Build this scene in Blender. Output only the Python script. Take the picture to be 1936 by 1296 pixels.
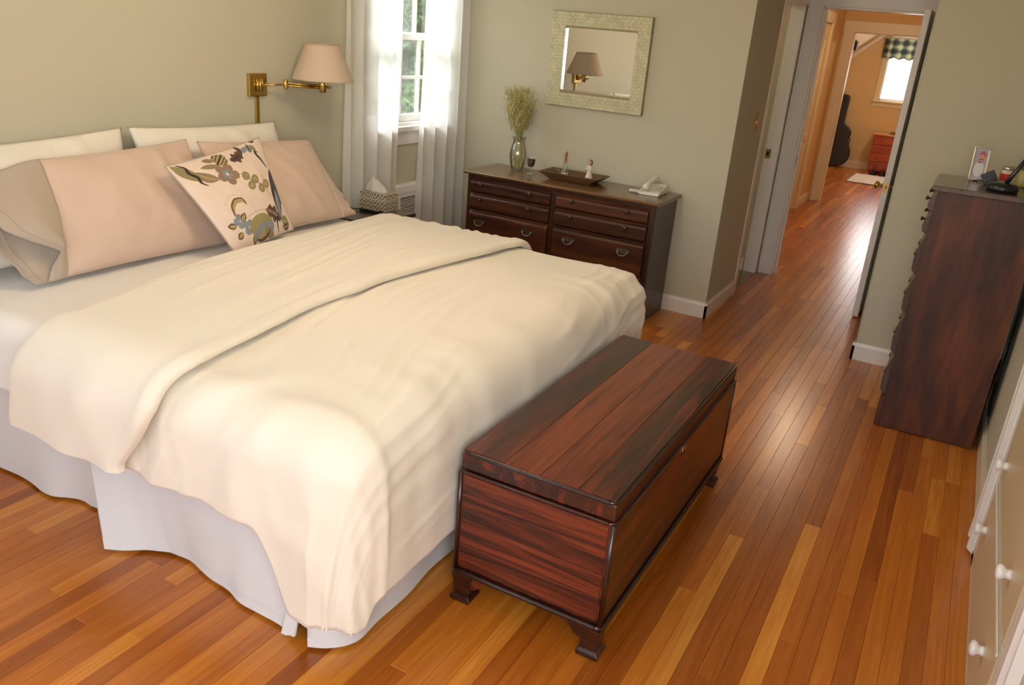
import bpy, math, random
import numpy as np
from mathutils import Vector, Matrix
random.seed(7); rng = np.random.default_rng(7)
for o in list(bpy.data.objects): bpy.data.objects.remove(o)
S = bpy.context.scene; COL = S.collection
PI = math.pi

# ------------------------------------------------------------------ camera
cam_d = bpy.data.cameras.new('camera'); cam = bpy.data.objects.new('camera', cam_d); COL.objects.link(cam)
cam_d.sensor_width = 36; cam_d.lens = 29.014; cam_d.clip_start = .02; cam_d.clip_end = 200
R_ = Vector((0.87057734, 0.48571223, 0.07860489)); U_ = Vector((-0.2392185, 0.2782222, 0.930251)); F_ = Vector((-0.42996466, 0.82865918, -0.35840529))
M = Matrix.Identity(4)
for i in range(3): M[i][0] = R_[i]; M[i][1] = U_[i]; M[i][2] = -F_[i]
M[0][3] = 3.54405; M[1][3] = 0.0; M[2][3] = 1.70
cam.matrix_world = M; S.camera = cam

# ------------------------------------------------------------------ world, lights, exposure
S.view_settings.view_transform = 'Standard'; S.view_settings.look = 'None'; S.view_settings.gamma = 1
S.view_settings.use_curve_mapping = False; S.view_settings.exposure = 0.42
W = bpy.data.worlds.new('world'); S.world = W; W.use_nodes = True
wn = W.node_tree.nodes; sky = wn.new('ShaderNodeTexSky'); sky.sky_type = 'NISHITA'; sky.sun_disc = False
sky.sun_elevation = math.radians(48); sky.sun_rotation = math.radians(200)
bg = wn['Background']; bg.inputs[1].default_value = .4; W.node_tree.links.new(sky.outputs[0], bg.inputs[0])

def area(name, loc, target, sx, sy, power, col):
    l = bpy.data.lights.new(name, 'AREA'); l.shape = 'RECTANGLE'; l.size = sx; l.size_y = sy; l.energy = power; l.color = col
    o = bpy.data.objects.new(name, l); COL.objects.link(o); o.location = loc
    o.rotation_euler = (Vector(target) - Vector(loc)).to_track_quat('-Z', 'Z').to_euler(); return o
def point(name, loc, power, col, r=.12):
    l = bpy.data.lights.new(name, 'POINT'); l.energy = power; l.color = col; l.shadow_soft_size = r
    o = bpy.data.objects.new(name, l); COL.objects.link(o); o.location = loc; return o
sun = bpy.data.lights.new('sun', 'SUN'); sun.energy = 4.5; sun.angle = .02; sun.color = (1, .95, .86)
so = bpy.data.objects.new('sun', sun); COL.objects.link(so); so.rotation_euler = (math.radians(38), 0, math.radians(25))
DAY = (.985, .985, 1.0); WARM = (1.0, .72, .42)
# daylight through the windows behind the camera and beside the bed head
area('window_light_near_a', (1.15, -1.12, 1.45), (1.6, 2, .7), 1.2, 1.3, 2.5, DAY)
area('window_light_near_b', (3.0, -1.12, 1.5), (2.8, 3, .6), 1.0, 1.2, 6, DAY)
area('window_light_right', (3.90, -.20, 1.55), (1.9, 1.9, .7), 1.2, 1.15, 33, DAY)
area('window_light_headboard', (.20, .55, 1.55), (2, .9, .9), .62, 1.0, 1.5, DAY)
area('added_sky_fill', (-1.3, 4.6, 3.6), (.4, 4.43, 1.3), 2.4, 2.0, 420, DAY)  # added lamp above the window, out of view, brightens the curtains like sky
# lamps
point('ceiling_lamp', (1.75, 2.55, 2.25), 18, (1.0, .83, .60), .16)
point('hall_lamp', (2.5, 8.6, 2.20), 15, (1.0, .80, .56), .12)
point('far_room_lamp', (2.9, 12.2, 2.25), 26, (1.0, .82, .58), .15)
area('window_light_far', (2.45, 14.28, 1.45), (2.5, 8, .2), .5, .6, 5, DAY)
point('closet_lamp', (1.3, 6.0, 2.2), 5, (1.0, .8, .5), .1)

# ------------------------------------------------------------------ materials
def mat(name):
    m = bpy.data.materials.new(name); m.use_nodes = True
    return m, m.node_tree.nodes, m.node_tree.links, m.node_tree.nodes['Principled BSDF']
def lin(r, g, b):
    f = lambda c: c / 12.92 if c <= .04045 else ((c + .055) / 1.055) ** 2.4
    return (f(r / 255), f(g / 255), f(b / 255), 1)
def plain(name, col, rough=.5, metal=0, bump=0, bscale=200, spec=.5, coat=0, var=0, vscale=6, sheen=0):
    m, n, l, p = mat(name)
    p.inputs['Base Color'].default_value = col; p.inputs['Roughness'].default_value = rough
    p.inputs['Metallic'].default_value = metal; p.inputs['Specular IOR Level'].default_value = spec
    p.inputs['Coat Weight'].default_value = coat; p.inputs['Sheen Weight'].default_value = sheen
    tc = n.new('ShaderNodeTexCoord')
    if bump:
        t = n.new('ShaderNodeTexNoise'); t.inputs['Scale'].default_value = bscale; t.inputs['Detail'].default_value = 3
        l.new(tc.outputs['Object'], t.inputs['Vector'])
        b = n.new('ShaderNodeBump'); b.inputs['Strength'].default_value = bump; b.inputs['Distance'].default_value = .004
        l.new(t.outputs['Fac'], b.inputs['Height']); l.new(b.outputs[0], p.inputs['Normal'])
    if var:
        t = n.new('ShaderNodeTexNoise'); t.inputs['Scale'].default_value = vscale; t.inputs['Detail'].default_value = 4
        l.new(tc.outputs['Object'], t.inputs['Vector'])
        r = n.new('ShaderNodeMapRange'); r.inputs[1].default_value = .3; r.inputs[2].default_value = .7
        r.inputs[3].default_value = 1 - var; r.inputs[4].default_value = 1 + var; l.new(t.outputs['Fac'], r.inputs[0])
        h = n.new('ShaderNodeHueSaturation'); h.inputs['Color'].default_value = col; l.new(r.outputs[0], h.inputs['Value'])
        l.new(h.outputs[0], p.inputs['Base Color'])
    return m
def wood(name, stops, axis=0, along=1.2, across=14, rough=.35, coat=.2, fine=.25, bump=.06, rand=1.0, tone=.25, coords='Object', island=False, distort=1.2, contrast=1.0):
    """streaky stained wood; grain runs along the given axis"""
    m, n, l, p = mat(name)
    if coords == 'Object':
        tc = n.new('ShaderNodeTexCoord'); vec = tc.outputs['Object']
    else:
        g = n.new('ShaderNodeNewGeometry'); vec = g.outputs['Position']
    if island:
        gi = n.new('ShaderNodeNewGeometry'); rnd = gi.outputs['Random Per Island']
    else:
        oi = n.new('ShaderNodeObjectInfo'); rnd = oi.outputs['Random']
    mp = n.new('ShaderNodeMapping'); sc = [across] * 3; sc[axis] = along; mp.inputs['Scale'].default_value = sc
    l.new(vec, mp.inputs['Vector'])
    mu = n.new('ShaderNodeMath'); mu.operation = 'MULTIPLY'; mu.inputs[1].default_value = 37.0 * rand; l.new(rnd, mu.inputs[0])
    cb = n.new('ShaderNodeCombineXYZ'); [l.new(mu.outputs[0], cb.inputs[i]) for i in range(3)]
    l.new(cb.outputs[0], mp.inputs['Location'])
    t = n.new('ShaderNodeTexNoise'); t.inputs['Scale'].default_value = 1; t.inputs['Detail'].default_value = 5
    t.inputs['Roughness'].default_value = .6; t.inputs['Distortion'].default_value = distort; l.new(mp.outputs[0], t.inputs['Vector'])
    mp2 = n.new('ShaderNodeMapping'); sc2 = [across * 9] * 3; sc2[axis] = along * 4; mp2.inputs['Scale'].default_value = sc2
    l.new(vec, mp2.inputs['Vector'])
    t2 = n.new('ShaderNodeTexNoise'); t2.inputs['Scale'].default_value = 1; t2.inputs['Detail'].default_value = 3; l.new(mp2.outputs[0], t2.inputs['Vector'])
    cc = n.new('ShaderNodeMath'); cc.operation = 'MULTIPLY_ADD'; l.new(t.outputs['Fac'], cc.inputs[0]); cc.inputs[1].default_value = contrast; cc.inputs[2].default_value = .5 - .5 * contrast
    mx = n.new('ShaderNodeMath'); mx.operation = 'MULTIPLY_ADD'; l.new(t2.outputs['Fac'], mx.inputs[0]); mx.inputs[1].default_value = fine
    l.new(cc.outputs[0], mx.inputs[2])
    sb = n.new('ShaderNodeMath'); sb.operation = 'SUBTRACT'; l.new(mx.outputs[0], sb.inputs[0]); sb.inputs[1].default_value = fine * .5
    # per piece tone
    tn = n.new('ShaderNodeMath'); tn.operation = 'MULTIPLY_ADD'; l.new(rnd, tn.inputs[0]); tn.inputs[1].default_value = tone; l.new(sb.outputs[0], tn.inputs[2])
    ts = n.new('ShaderNodeMath'); ts.operation = 'SUBTRACT'; l.new(tn.outputs[0], ts.inputs[0]); ts.inputs[1].default_value = tone * .5
    cr = n.new('ShaderNodeValToRGB'); l.new(ts.outputs[0], cr.inputs[0])
    e = cr.color_ramp.elements
    while len(e) < len(stops): e.new(.5)
    for k, (pos, c) in enumerate(stops): e[k].position = pos; e[k].color = c
    l.new(cr.outputs[0], p.inputs['Base Color'])
    p.inputs['Roughness'].default_value = rough; p.inputs['Coat Weight'].default_value = coat; p.inputs['Coat Roughness'].default_value = .2
    if bump:
        b = n.new('ShaderNodeBump'); b.inputs['Strength'].default_value = bump; b.inputs['Distance'].default_value = .003
        l.new(mx.outputs[0], b.inputs['Height']); l.new(b.outputs[0], p.inputs['Normal'])
    return m
def fabric(name, col, rough=.85, weave=700, bump=.15, crease=0, cscale=9, sheen=.2, trans=0, transp=0):
    m, n, l, p = mat(name)
    p.inputs['Base Color'].default_value = col; p.inputs['Roughness'].default_value = rough
    p.inputs['Sheen Weight'].default_value = sheen; p.inputs['Specular IOR Level'].default_value = .2
    tc = n.new('ShaderNodeTexCoord'); t = n.new('ShaderNodeTexNoise'); t.inputs['Scale'].default_value = weave
    l.new(tc.outputs['Object'], t.inputs['Vector'])
    b = n.new('ShaderNodeBump'); b.inputs['Strength'].default_value = bump; b.inputs['Distance'].default_value = .001
    l.new(t.outputs['Fac'], b.inputs['Height']); last = b
    if crease:
        t2 = n.new('ShaderNodeTexNoise'); t2.inputs['Scale'].default_value = cscale; t2.inputs['Detail'].default_value = 4
        t2.inputs['Distortion'].default_value = .8; l.new(tc.outputs['Object'], t2.inputs['Vector'])
        b2 = n.new('ShaderNodeBump'); b2.inputs['Strength'].default_value = crease; b2.inputs['Distance'].default_value = .02
        l.new(t2.outputs['Fac'], b2.inputs['Height']); l.new(b.outputs[0], b2.inputs['Normal']); last = b2
    l.new(last.outputs[0], p.inputs['Normal'])
    if trans or transp:
        out = n['Material Output']; tr = n.new('ShaderNodeBsdfTranslucent'); tr.inputs[0].default_value = col
        m1 = n.new('ShaderNodeMixShader'); m1.inputs[0].default_value = trans; l.new(p.outputs[0], m1.inputs[1]); l.new(tr.outputs[0], m1.inputs[2])
        tp = n.new('ShaderNodeBsdfTransparent'); m2 = n.new('ShaderNodeMixShader'); m2.inputs[0].default_value = transp
        l.new(m1.outputs[0], m2.inputs[1]); l.new(tp.outputs[0], m2.inputs[2]); l.new(m2.outputs[0], out.inputs[0])
    return m
def thin_glass(name, tint=(1, 1, 1, 1), gl=.1):
    m, n, l, p = mat(name); n.remove(p); out = n['Material Output']
    t = n.new('ShaderNodeBsdfTransparent'); t.inputs[0].default_value = tint
    g = n.new('ShaderNodeBsdfGlossy'); g.inputs['Roughness'].default_value = .03
    lw = n.new('ShaderNodeLayerWeight'); lw.inputs[0].default_value = .25
    mm = n.new('ShaderNodeMath'); mm.operation = 'MULTIPLY_ADD'; l.new(lw.outputs['Fresnel'], mm.inputs[0]); mm.inputs[1].default_value = .6; mm.inputs[2].default_value = gl * .3
    x = n.new('ShaderNodeMixShader'); l.new(mm.outputs[0], x.inputs[0]); l.new(t.outputs[0], x.inputs[1]); l.new(g.outputs[0], x.inputs[2])
    l.new(x.outputs[0], out.inputs[0]); return m
def vcol(name, rough=.9, bump=.2, weave=500):
    m = fabric(name, (1, 1, 1, 1), rough, weave, bump); n = m.node_tree.nodes; l = m.node_tree.links
    a = n.new('ShaderNodeVertexColor'); a.layer_name = 'print'; l.new(a.outputs[0], n['Principled BSDF'].inputs['Base Color']); return m

MW = dict(
 wall=plain('sage_paint', lin(200, 194, 171), .75, bump=.05, bscale=120, spec=.3),
 wall_hall=plain('hall_paint', lin(218, 184, 132), .7, spec=.3),
 wall_far=plain('far_room_paint', lin(220, 194, 150), .7, spec=.3),
 ceil=plain('ceiling_paint', lin(235, 232, 222), .8),
 white=plain('white_gloss_paint', lin(238, 234, 228), .32, spec=.5),
 cream=plain('cream_paint', lin(226, 214, 186), .4),
 cream2=plain('drawer_front_paint', lin(214, 196, 160), .4),
 brass=plain('brass', (.62, .42, .13, 1), .22, 1), brass2=plain('old_brass', (.38, .28, .13, 1), .38, 1),
 pewter=plain('pewter', (.34, .31, .27, 1), .32, 1), steel=plain('steel', (.55, .53, .5, 1), .3, 1), silver=plain('silver', (.78, .76, .73, 1), .18, 1),
 black=plain('black_plastic', (.012, .012, .013, 1), .25), blackm=plain('black_leatherette', (.014, .015, .018, 1), .42, bump=.15, bscale=300),
 dark=plain('dark_void', (.01, .01, .01, 1), .9), subfloor=plain('subfloor_wood', lin(84, 44, 20), .7),
 glass=thin_glass('window_glass'), clear=thin_glass('clear_glass', (.96, .98, .95, 1), .5), amber=thin_glass('green_glass', (.975, .975, .90, 1), .4),
)
CHEST = [(.30, lin(34, 15, 9)), (.44, lin(62, 25, 13)), (.56, lin(102, 40, 20)), (.74, lin(132, 60, 29))]
MW['chest_y'] = wood('cedar_red_lengthwise', CHEST, 1, 1.0, 16, .30, .35, tone=.22)
MW['chest_x'] = wood('cedar_red_crosswise', CHEST, 0, 1.0, 22, .34, .3, tone=.1, distort=2.0)
MW['chest_dark'] = wood('cedar_dark_edge', [(.3, lin(30, 13, 8)), (.7, lin(64, 28, 16))], 1, 2, 20, .3, .4)
DRES = [(.30, lin(44, 24, 15)), (.5, lin(74, 40, 23)), (.72, lin(98, 56, 32))]
MW['dres_x'] = wood('maple_dark_lengthwise', DRES, 0, 1.6, 16, .32, .3, tone=.15)
MW['dres_z'] = wood('maple_dark_upright', [(.3, lin(40, 22, 13)), (.5, lin(62, 34, 20)), (.72, lin(80, 44, 26))], 2, 1.2, 14, .35, .2, tone=.05)
MW['dres_top'] = wood('maple_dark_top', [(.3, lin(92, 62, 36)), (.55, lin(122, 86, 50)), (.75, lin(140, 100, 60))], 0, 1.4, 14, .25, .4, tone=.05)
MW['tall_z'] = wood('chest_side_upright', [(.28, lin(46, 22, 10)), (.48, lin(78, 38, 17)), (.62, lin(102, 52, 23)), (.78, lin(116, 64, 31))], 2, 1.5, 7, .5, .04, tone=.02, distort=.5)
MW['tall_top'] = wood('chest_top_dark', [(.3, lin(58, 42, 34)), (.7, lin(84, 64, 52))], 1, 1.4, 14, .22, .5)
FL = [(.18, lin(138, 69, 18)), (.42, lin(174, 96, 26)), (.60, lin(195, 115, 34)), (.82, lin(220, 149, 58))]
MW['plank'] = wood('oak_plank', FL, 1, 1.6, 34, .27, .2, fine=.16, bump=.04, tone=.48, contrast=.5, coords='World')
MW['planks_far'] = wood('oak_planks_far', FL, 1, 1.6, 34, .27, .2, fine=.16, bump=.04, tone=.36, contrast=.5, coords='World', island=True)
MW['duvet'] = fabric('ivory_sateen', lin(238, 227, 206), .62, 900, .05, .06, 5, .35)
MW['sheet'] = fabric('white_matelasse', lin(244, 238, 230), .85, 160, .5, .1, 12, .2)
MW['skirt'] = fabric('white_cotton', lin(222, 219, 216), .85, 700, .1, .1, 5)
MW['white_pillow'] = fabric('white_pillowcase', lin(240, 232, 216), .85, 700, .1, .25, 8)
MW['pink'] = fabric('blush_pillowcase', lin(214, 187, 166), .8, 700, .12, .2, 8, .3)
MW['taupe'] = fabric('taupe_hem', lin(186, 170, 152), .8, 700, .12, .3, 8, .2)
MW['shade'] = fabric('linen_lampshade', lin(226, 206, 182), .9, 500, .3, 0, 9, .2, trans=.25)
MW['curtain'] = fabric('sheer_white', lin(248, 247, 242), .9, 900, .05, 0, 9, .1, trans=.5, transp=.12)
MW['tissue'] = fabric('tissue_paper', lin(240, 236, 228), .95, 300, .1, 0, 9, 0, trans=.3)
MW['rug'] = fabric('pale_rug_pile', lin(225, 222, 220), .95, 300, .6, .3, 60)
MW['mirror'] = plain('mirror_silvering', (.86, .86, .85, 1), .01, 1)
MW['leaf'] = plain('leaf', lin(92, 130, 62), .6, var=.35, vscale=3); MW['leaf2'] = plain('leaf_pale', lin(150, 178, 110), .6, var=.3, vscale=3)
MW['bark'] = plain('bark', lin(84, 70, 56), .9); MW['lawn'] = plain('lawn_grass', lin(150, 170, 110), .9, var=.25, vscale=.8)

# ------------------------------------------------------------------ mesh helpers
class MB:
    def __init__(s): s.v = []; s.f = []
    def add(s, vs, fs):
        k = len(s.v); s.v += [tuple(map(float, v)) for v in vs]; s.f += [tuple(i + k for i in f) for f in fs]; return s
    def box(s, x0, x1, y0, y1, z0, z1):
        return s.add([(x0, y0, z0), (x1, y0, z0), (x1, y1, z0), (x0, y1, z0), (x0, y0, z1), (x1, y0, z1), (x1, y1, z1), (x0, y1, z1)],
                     [(0, 3, 2, 1), (4, 5, 6, 7), (0, 1, 5, 4), (1, 2, 6, 5), (2, 3, 7, 6), (3, 0, 4, 7)])
    def tube(s, pts, r, n=10, cap=True):
        pts = [Vector(p) for p in pts]; m = len(pts); rs = r if isinstance(r, (list, tuple)) else [r] * m
        vs = []; up = None
        for i, p in enumerate(pts):
            t = (pts[min(i + 1, m - 1)] - pts[max(i - 1, 0)]).normalized()
            a = Vector((0, 0, 1)) if abs(t.z) < .9 else Vector((1, 0, 0))
            if up is not None: a = up
            b1 = t.cross(a).normalized(); b2 = b1.cross(t).normalized(); up = b2
            for k in range(n):
                q = p + rs[i] * (math.cos(2 * PI * k / n) * b1 + math.sin(2 * PI * k / n) * b2); vs.append(q)
        fs = [(i * n + k, i * n + (k + 1) % n, (i + 1) * n + (k + 1) % n, (i + 1) * n + k) for i in range(m - 1) for k in range(n)]
        if cap: fs += [tuple(range(n))[::-1], tuple((m - 1) * n + k for k in range(n))]
        return s.add(vs, fs)
    def lathe(s, prof, c=(0, 0, 0), n=24, axis='z', cap=True, sx=1, sy=1):
        vs = []
        for r, h in prof:
            for k in range(n):
                a = 2 * PI * k / n; p = (r * math.cos(a) * sx, r * math.sin(a) * sy, h)
                if axis == 'x': p = (h, p[0], p[1])
                if axis == 'y': p = (p[0], h, p[1])
                vs.append((p[0] + c[0], p[1] + c[1], p[2] + c[2]))
        m = len(prof)
        fs = [(i * n + k, i * n + (k + 1) % n, (i + 1) * n + (k + 1) % n, (i + 1) * n + k) for i in range(m - 1) for k in range(n)]
        if cap: fs += [tuple(range(n))[::-1], tuple((m - 1) * n + k for k in range(n))]
        return s.add(vs, fs)
    def prism(s, poly, a, b, axis='x'):
        """polygon (2d) extruded from a to b along axis: x->(y,z), y->(x,z), z->(x,y)"""
        n = len(poly)
        mk = {'x': lambda p, t: (t, p[0], p[1]), 'y': lambda p, t: (p[0], t, p[1]), 'z': lambda p, t: (p[0], p[1], t)}[axis]
        vs = [mk(p, a) for p in poly] + [mk(p, b) for p in poly]
        fs = [tuple(range(n)), tuple(range(2 * n - 1, n - 1, -1))] + [(i, i + n, (i + 1) % n + n, (i + 1) % n) for i in range(n)]
        return s.add(vs, fs)
    def grid(s, P, closed_u=False, closed_v=False):
        """P: array (nu,nv,3)"""
        nu, nv = P.shape[:2]
        fs = [(i * nv + j, i * nv + (j + 1) % nv, ((i + 1) % nu) * nv + (j + 1) % nv, ((i + 1) % nu) * nv + j)
              for i in range(nu if closed_u else nu - 1) for j in range(nv if closed_v else nv - 1)]
        return s.add(P.reshape(-1, 3), fs)
def origin(p):
    v = Vector((0, 0, 0))
    while p is not None: v += p.location; p = p.parent
    return v
def obj(name, mb, m, parent=None, bevel=0, smooth=False, seg=2, solid=0, off=-1):
    """link a mesh given in world coordinates as ONE object"""
    me = bpy.data.meshes.new(name); b = origin(parent)
    if parent is None and mb.v:
        a = np.array(mb.v); b = Vector(((a[:, 0].min() + a[:, 0].max()) / 2, (a[:, 1].min() + a[:, 1].max()) / 2, a[:, 2].min()))
    me.from_pydata([(v[0] - b.x, v[1] - b.y, v[2] - b.z) for v in mb.v], [], mb.f)
    import bmesh
    bm = bmesh.new(); bm.from_mesh(me); bmesh.ops.recalc_face_normals(bm, faces=bm.faces); bm.to_mesh(me); bm.free()
    o = bpy.data.objects.new(name, me); COL.objects.link(o); me.materials.append(m)
    if parent is not None: o.parent = parent
    else: o.location = b
    if smooth:
        for p in me.polygons: p.use_smooth = True
    if solid: md = o.modifiers.new('solid', 'SOLIDIFY'); md.thickness = solid; md.offset = off
    if bevel:
        md = o.modifiers.new('bevel', 'BEVEL'); md.width = bevel; md.segments = seg; md.limit_method = 'ANGLE'; md.angle_limit = .6
    return o
def thing(name, label, cat, loc, group=None):
    o = bpy.data.objects.new(name, None); COL.objects.link(o); o.location = loc; o.empty_display_size = .05
    return tag(o, label, cat, group)
def tag(o, label, cat, group=None):
    o['label'] = label; o['category'] = cat
    if group: o['group'] = group
    return o
def struct(name, mb, m, parent=None, **k):
    o = obj(name, mb, m, parent, **k)
    if parent is None: o['kind'] = 'structure'
    return o
def lab(o, t): o['label'] = t; return o
B = lambda *a: MB().box(*a)
def _hash(i, j, seed):
    h = np.sin(i * 127.1 + j * 311.7 + seed * 74.7) * 43758.5453; return h - np.floor(h)
def noise2(x, y, seed=0):
    x = np.asarray(x, float); y = np.asarray(y, float); i = np.floor(x); j = np.floor(y); fx = x - i; fy = y - j
    fx = fx * fx * (3 - 2 * fx); fy = fy * fy * (3 - 2 * fy)
    a = _hash(i, j, seed); b = _hash(i + 1, j, seed); c = _hash(i, j + 1, seed); d = _hash(i + 1, j + 1, seed)
    return (a + (b - a) * fx + (c - a) * fy + (a - b - c + d) * fx * fy) * 2 - 1
def fbm(x, y, seed=0, o=3):
    s = 0; a = 1; t = 0
    for k in range(o): s = s + a * noise2(x * 2 ** k, y * 2 ** k, seed + k * 13); t += a; a *= .5
    return s / t
def ridge(x, y, seed=0):
    ph = x * 3.14 + 2.4 * noise2(x * .22, y * .5, seed) + 1.2 * noise2(x * .5, y * .9, seed + 1)
    return ((.5 + .5 * np.sin(ph)) ** 2 * 2 - .75) * np.clip(.55 + .9 * noise2(x * .35 + 7, y * .8, seed + 2), 0, 1.2)

# ------------------------------------------------------------------ room constants
XW, YM, XA, XS, YS, XR, ZC, YN = .28, 5.169, 2.262, 3.214, 5.06, 3.918, 2.45, -1.20
YD, XDL, XDR = 6.65, 2.375, 3.130          # hall door plane and opening
XH, YE, YF = 1.93, 10.60, 14.35            # hall left wall, end wall, far wall

# ------------------------------------------------------------------ floor with planks
fl = struct('floor', MB().box(XW - .2, 4.1, YN - .1, 5.3, -.12, -.016).box(.8, 4.1, 5.3, 14.6, -.12, -.016), MW['subfloor'])
PW = .0575
unit = bpy.data.meshes.new('plank'); ch = .02
ub = MB().add([(-.5, -.5, 0), (.5, -.5, 0), (.5, .5, 0), (-.5, .5, 0), (-.5, -.5, .96), (.5, -.5, .96), (.5, .5, .96), (-.5, .5, .96),
               (-.49, -.4995, 1), (.49, -.4995, 1), (.49, .4995, 1), (-.49, .4995, 1)],
              [(0, 1, 5, 4), (1, 2, 6, 5), (2, 3, 7, 6), (3, 0, 4, 7), (4, 5, 9, 8), (5, 6, 10, 9), (6, 7, 11, 10), (7, 4, 8, 11), (8, 9, 10, 11)])
unit.from_pydata(ub.v, [], ub.f); unit.materials.append(MW['plank'])
cells = []
x = XW
row = 0
while x < XR:
    y = YN + random.uniform(-.9, 0)
    while y < YF + .05:
        L = random.choice([.5, .8, 1.1, 1.4, 1.8, 2.2, 2.6]) * random.uniform(.85, 1.1)
        y1 = min(y + L, YF + .05)
        if y1 - y > .06 and y1 > YN: cells.append((x, x + PW, max(y, YN), y1))
        y = y1
    x += PW
def in_view(c):
    P = Vector(((c[0] + c[1]) / 2, (c[2] + c[3]) / 2, 0)); best = 0
    for t in (.05, .5, .95):
        P.y = c[2] + (c[3] - c[2]) * t; d = P - Vector((3.544, 0, 1.7)); z = d.dot(F_)
        if z < .3: continue
        px = 968 + 1560 * d.dot(R_) / z; py = 648 - 1560 * d.dot(U_) / z
        if -60 < px < 1990 and -20 < py < 1360 and not (.45 < P.x < 2.25 and 1.62 < P.y < 3.5) and not (P.x < .6 and P.y > 1.6) \
           and not (P.x < 2.2 and P.y > 5.1) and not (P.x > 3.2 and P.y > 5.06) and not (P.x < 2.0 and 3.6 < P.y < 5.2):
            best = max(best, (c[3] - c[2]) / z / z)
    return best
order = sorted(cells, key=in_view, reverse=True); keep = [c for c in order[:298] if in_view(c) > 0]
rest = order[len(keep):]
for c in keep:
    o = bpy.data.objects.new('plank', unit); COL.objects.link(o); o.parent = fl
    w = c[1] - c[0] - .0006; o.location = Vector(((c[0] + c[1]) / 2, (c[2] + c[3]) / 2, -.018)) - fl.location
    o.scale = (w, c[3] - c[2] - .0006, .018 + random.uniform(-.0002, .0002))
fb = MB()
for c in rest:
    if (c[1] > 4.0): continue
    fb.box(c[0] + .0003, c[1] - .0003, c[2] + .0003, c[3] - .0003, -.018, 0)
far = obj('planks', fb, MW['planks_far'], fl); far['kind'] = 'stuff'

# ------------------------------------------------------------------ bedroom shell
def wall_x(name, x0, x1, y0, y1, z0, z1, holes, m):
    mb = MB(); cur = y0
    for (a, b, c, d) in sorted(holes):
        mb.box(x0, x1, cur, a, z0, z1)
        if c > z0: mb.box(x0, x1, a, b, z0, c)
        if d < z1: mb.box(x0, x1, a, b, d, z1)
        cur = b
    mb.box(x0, x1, cur, y1, z0, z1); return struct(name, mb, m)
def wall_y(name, y0, y1, x0, x1, z0, z1, holes, m):
    mb = MB(); cur = x0
    for (a, b, c, d) in sorted(holes):
        mb.box(cur, a, y0, y1, z0, z1)
        if c > z0: mb.box(a, b, y0, y1, z0, c)
        if d < z1: mb.box(a, b, y0, y1, d, z1)
        cur = b
    mb.box(cur, x1, y0, y1, z0, z1); return struct(name, mb, m)
WY0, WY1, WZ0, WZ1 = 4.075, 4.985, 1.03, 2.13
wall_x('wall_headboard', XW - .16, XW, YN, YM, 0, ZC, [(.24, .90, WZ0, WZ1), (WY0, WY1, WZ0, WZ1)], MW['wall'])
wall_y('wall_mirror', YM, YM + .10, XW - .16, XA, 0, ZC, [], MW['wall'])
wall_x('wall_alcove_left', XA - .11, XA, YM + .10, YD, 0, ZC, [(5.955, 6.60, 0, 2.0)], MW['wall'])
wall_y('wall_hall_door', YD, YD + .12, XA - .11, XS, 0, ZC, [(XDL, XDR, 0, 2.0)], MW['wall'])
wall_y('wall_stub', YS, YS + .10, XS, XR, 0, ZC, [], MW['wall'])
wall_x('wall_alcove_right', XS, XS + .10, YS + .10, YD + .12, 0, ZC, [], MW['wall'])
wall_x('wall_right', XR, XR + .12, YN, YS + .10, 0, ZC, [(-.80, .40, .95, 2.1)], MW['wall'])
wall_y('wall_near', YN - .12, YN, XW - .16, XR + .12, 0, ZC, [(.55, 1.75, .8, 2.1), (2.5, 3.5, .9, 2.1)], MW['wall'])
struct('ceiling', MB().box(XW - .16, XR + .12, YN - .12, YD + .12, ZC, ZC + .1), MW['ceil'])
# closet behind the left doorway
struct('wall_closet_back', B(.8, XA - .11, 6.60, 6.70, 0, ZC), MW['wall'])
struct('wall_closet_far', B(.7, .8, YM + .10, 6.70, 0, ZC), MW['wall'])
struct('baseboard_closet', B(.8, XA - .11, 6.585, 6.60, 0, .10), MW['white'])
# hall and far room
wall_x('wall_hall_left', XH - .1, XH, YD + .12, YE, 0, 2.40, [(9.08, 9.84, 0, 1.98)], MW['wall_hall'])
wall_x('wall_hall_right', 3.10, 3.20, YD + .12, YE, 0, 2.40, [], MW['wall_hall'])
struct('ceiling_hall', B(XH - .1, 3.2, YD + .12, YE + .1, 2.40, 2.5), MW['wall_hall'])
wall_y('wall_hall_end', YE, YE + .10, .8, 4.1, 0, 2.45, [(2.065, 2.80, 0, 1.93)], MW['wall_hall'])
FW0, FW1, FZ0, FZ1 = 2.09, 2.80, 1.06, 1.98
wall_y('wall_far', YF, YF + .12, .8, 4.1, 0, 2.45, [(FW0, FW1, FZ0, FZ1)], MW['wall_far'])
wall_x('wall_far_left', .8, .9, YE + .1, YF, 0, 2.45, [], MW['wall_far'])
wall_x('wall_far_right', 4.0, 4.1, YE + .1, YF, 0, 2.45, [], MW['wall_far'])
struct('ceiling_far', MB().prism([(1.80, 2.45), (4.1, 2.45), (4.1, 2.35), (2.325, 2.35), (.9, 1.15), (.9, 1.3)], YE + .1, YF, 'y'), MW['wall_far'])

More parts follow.
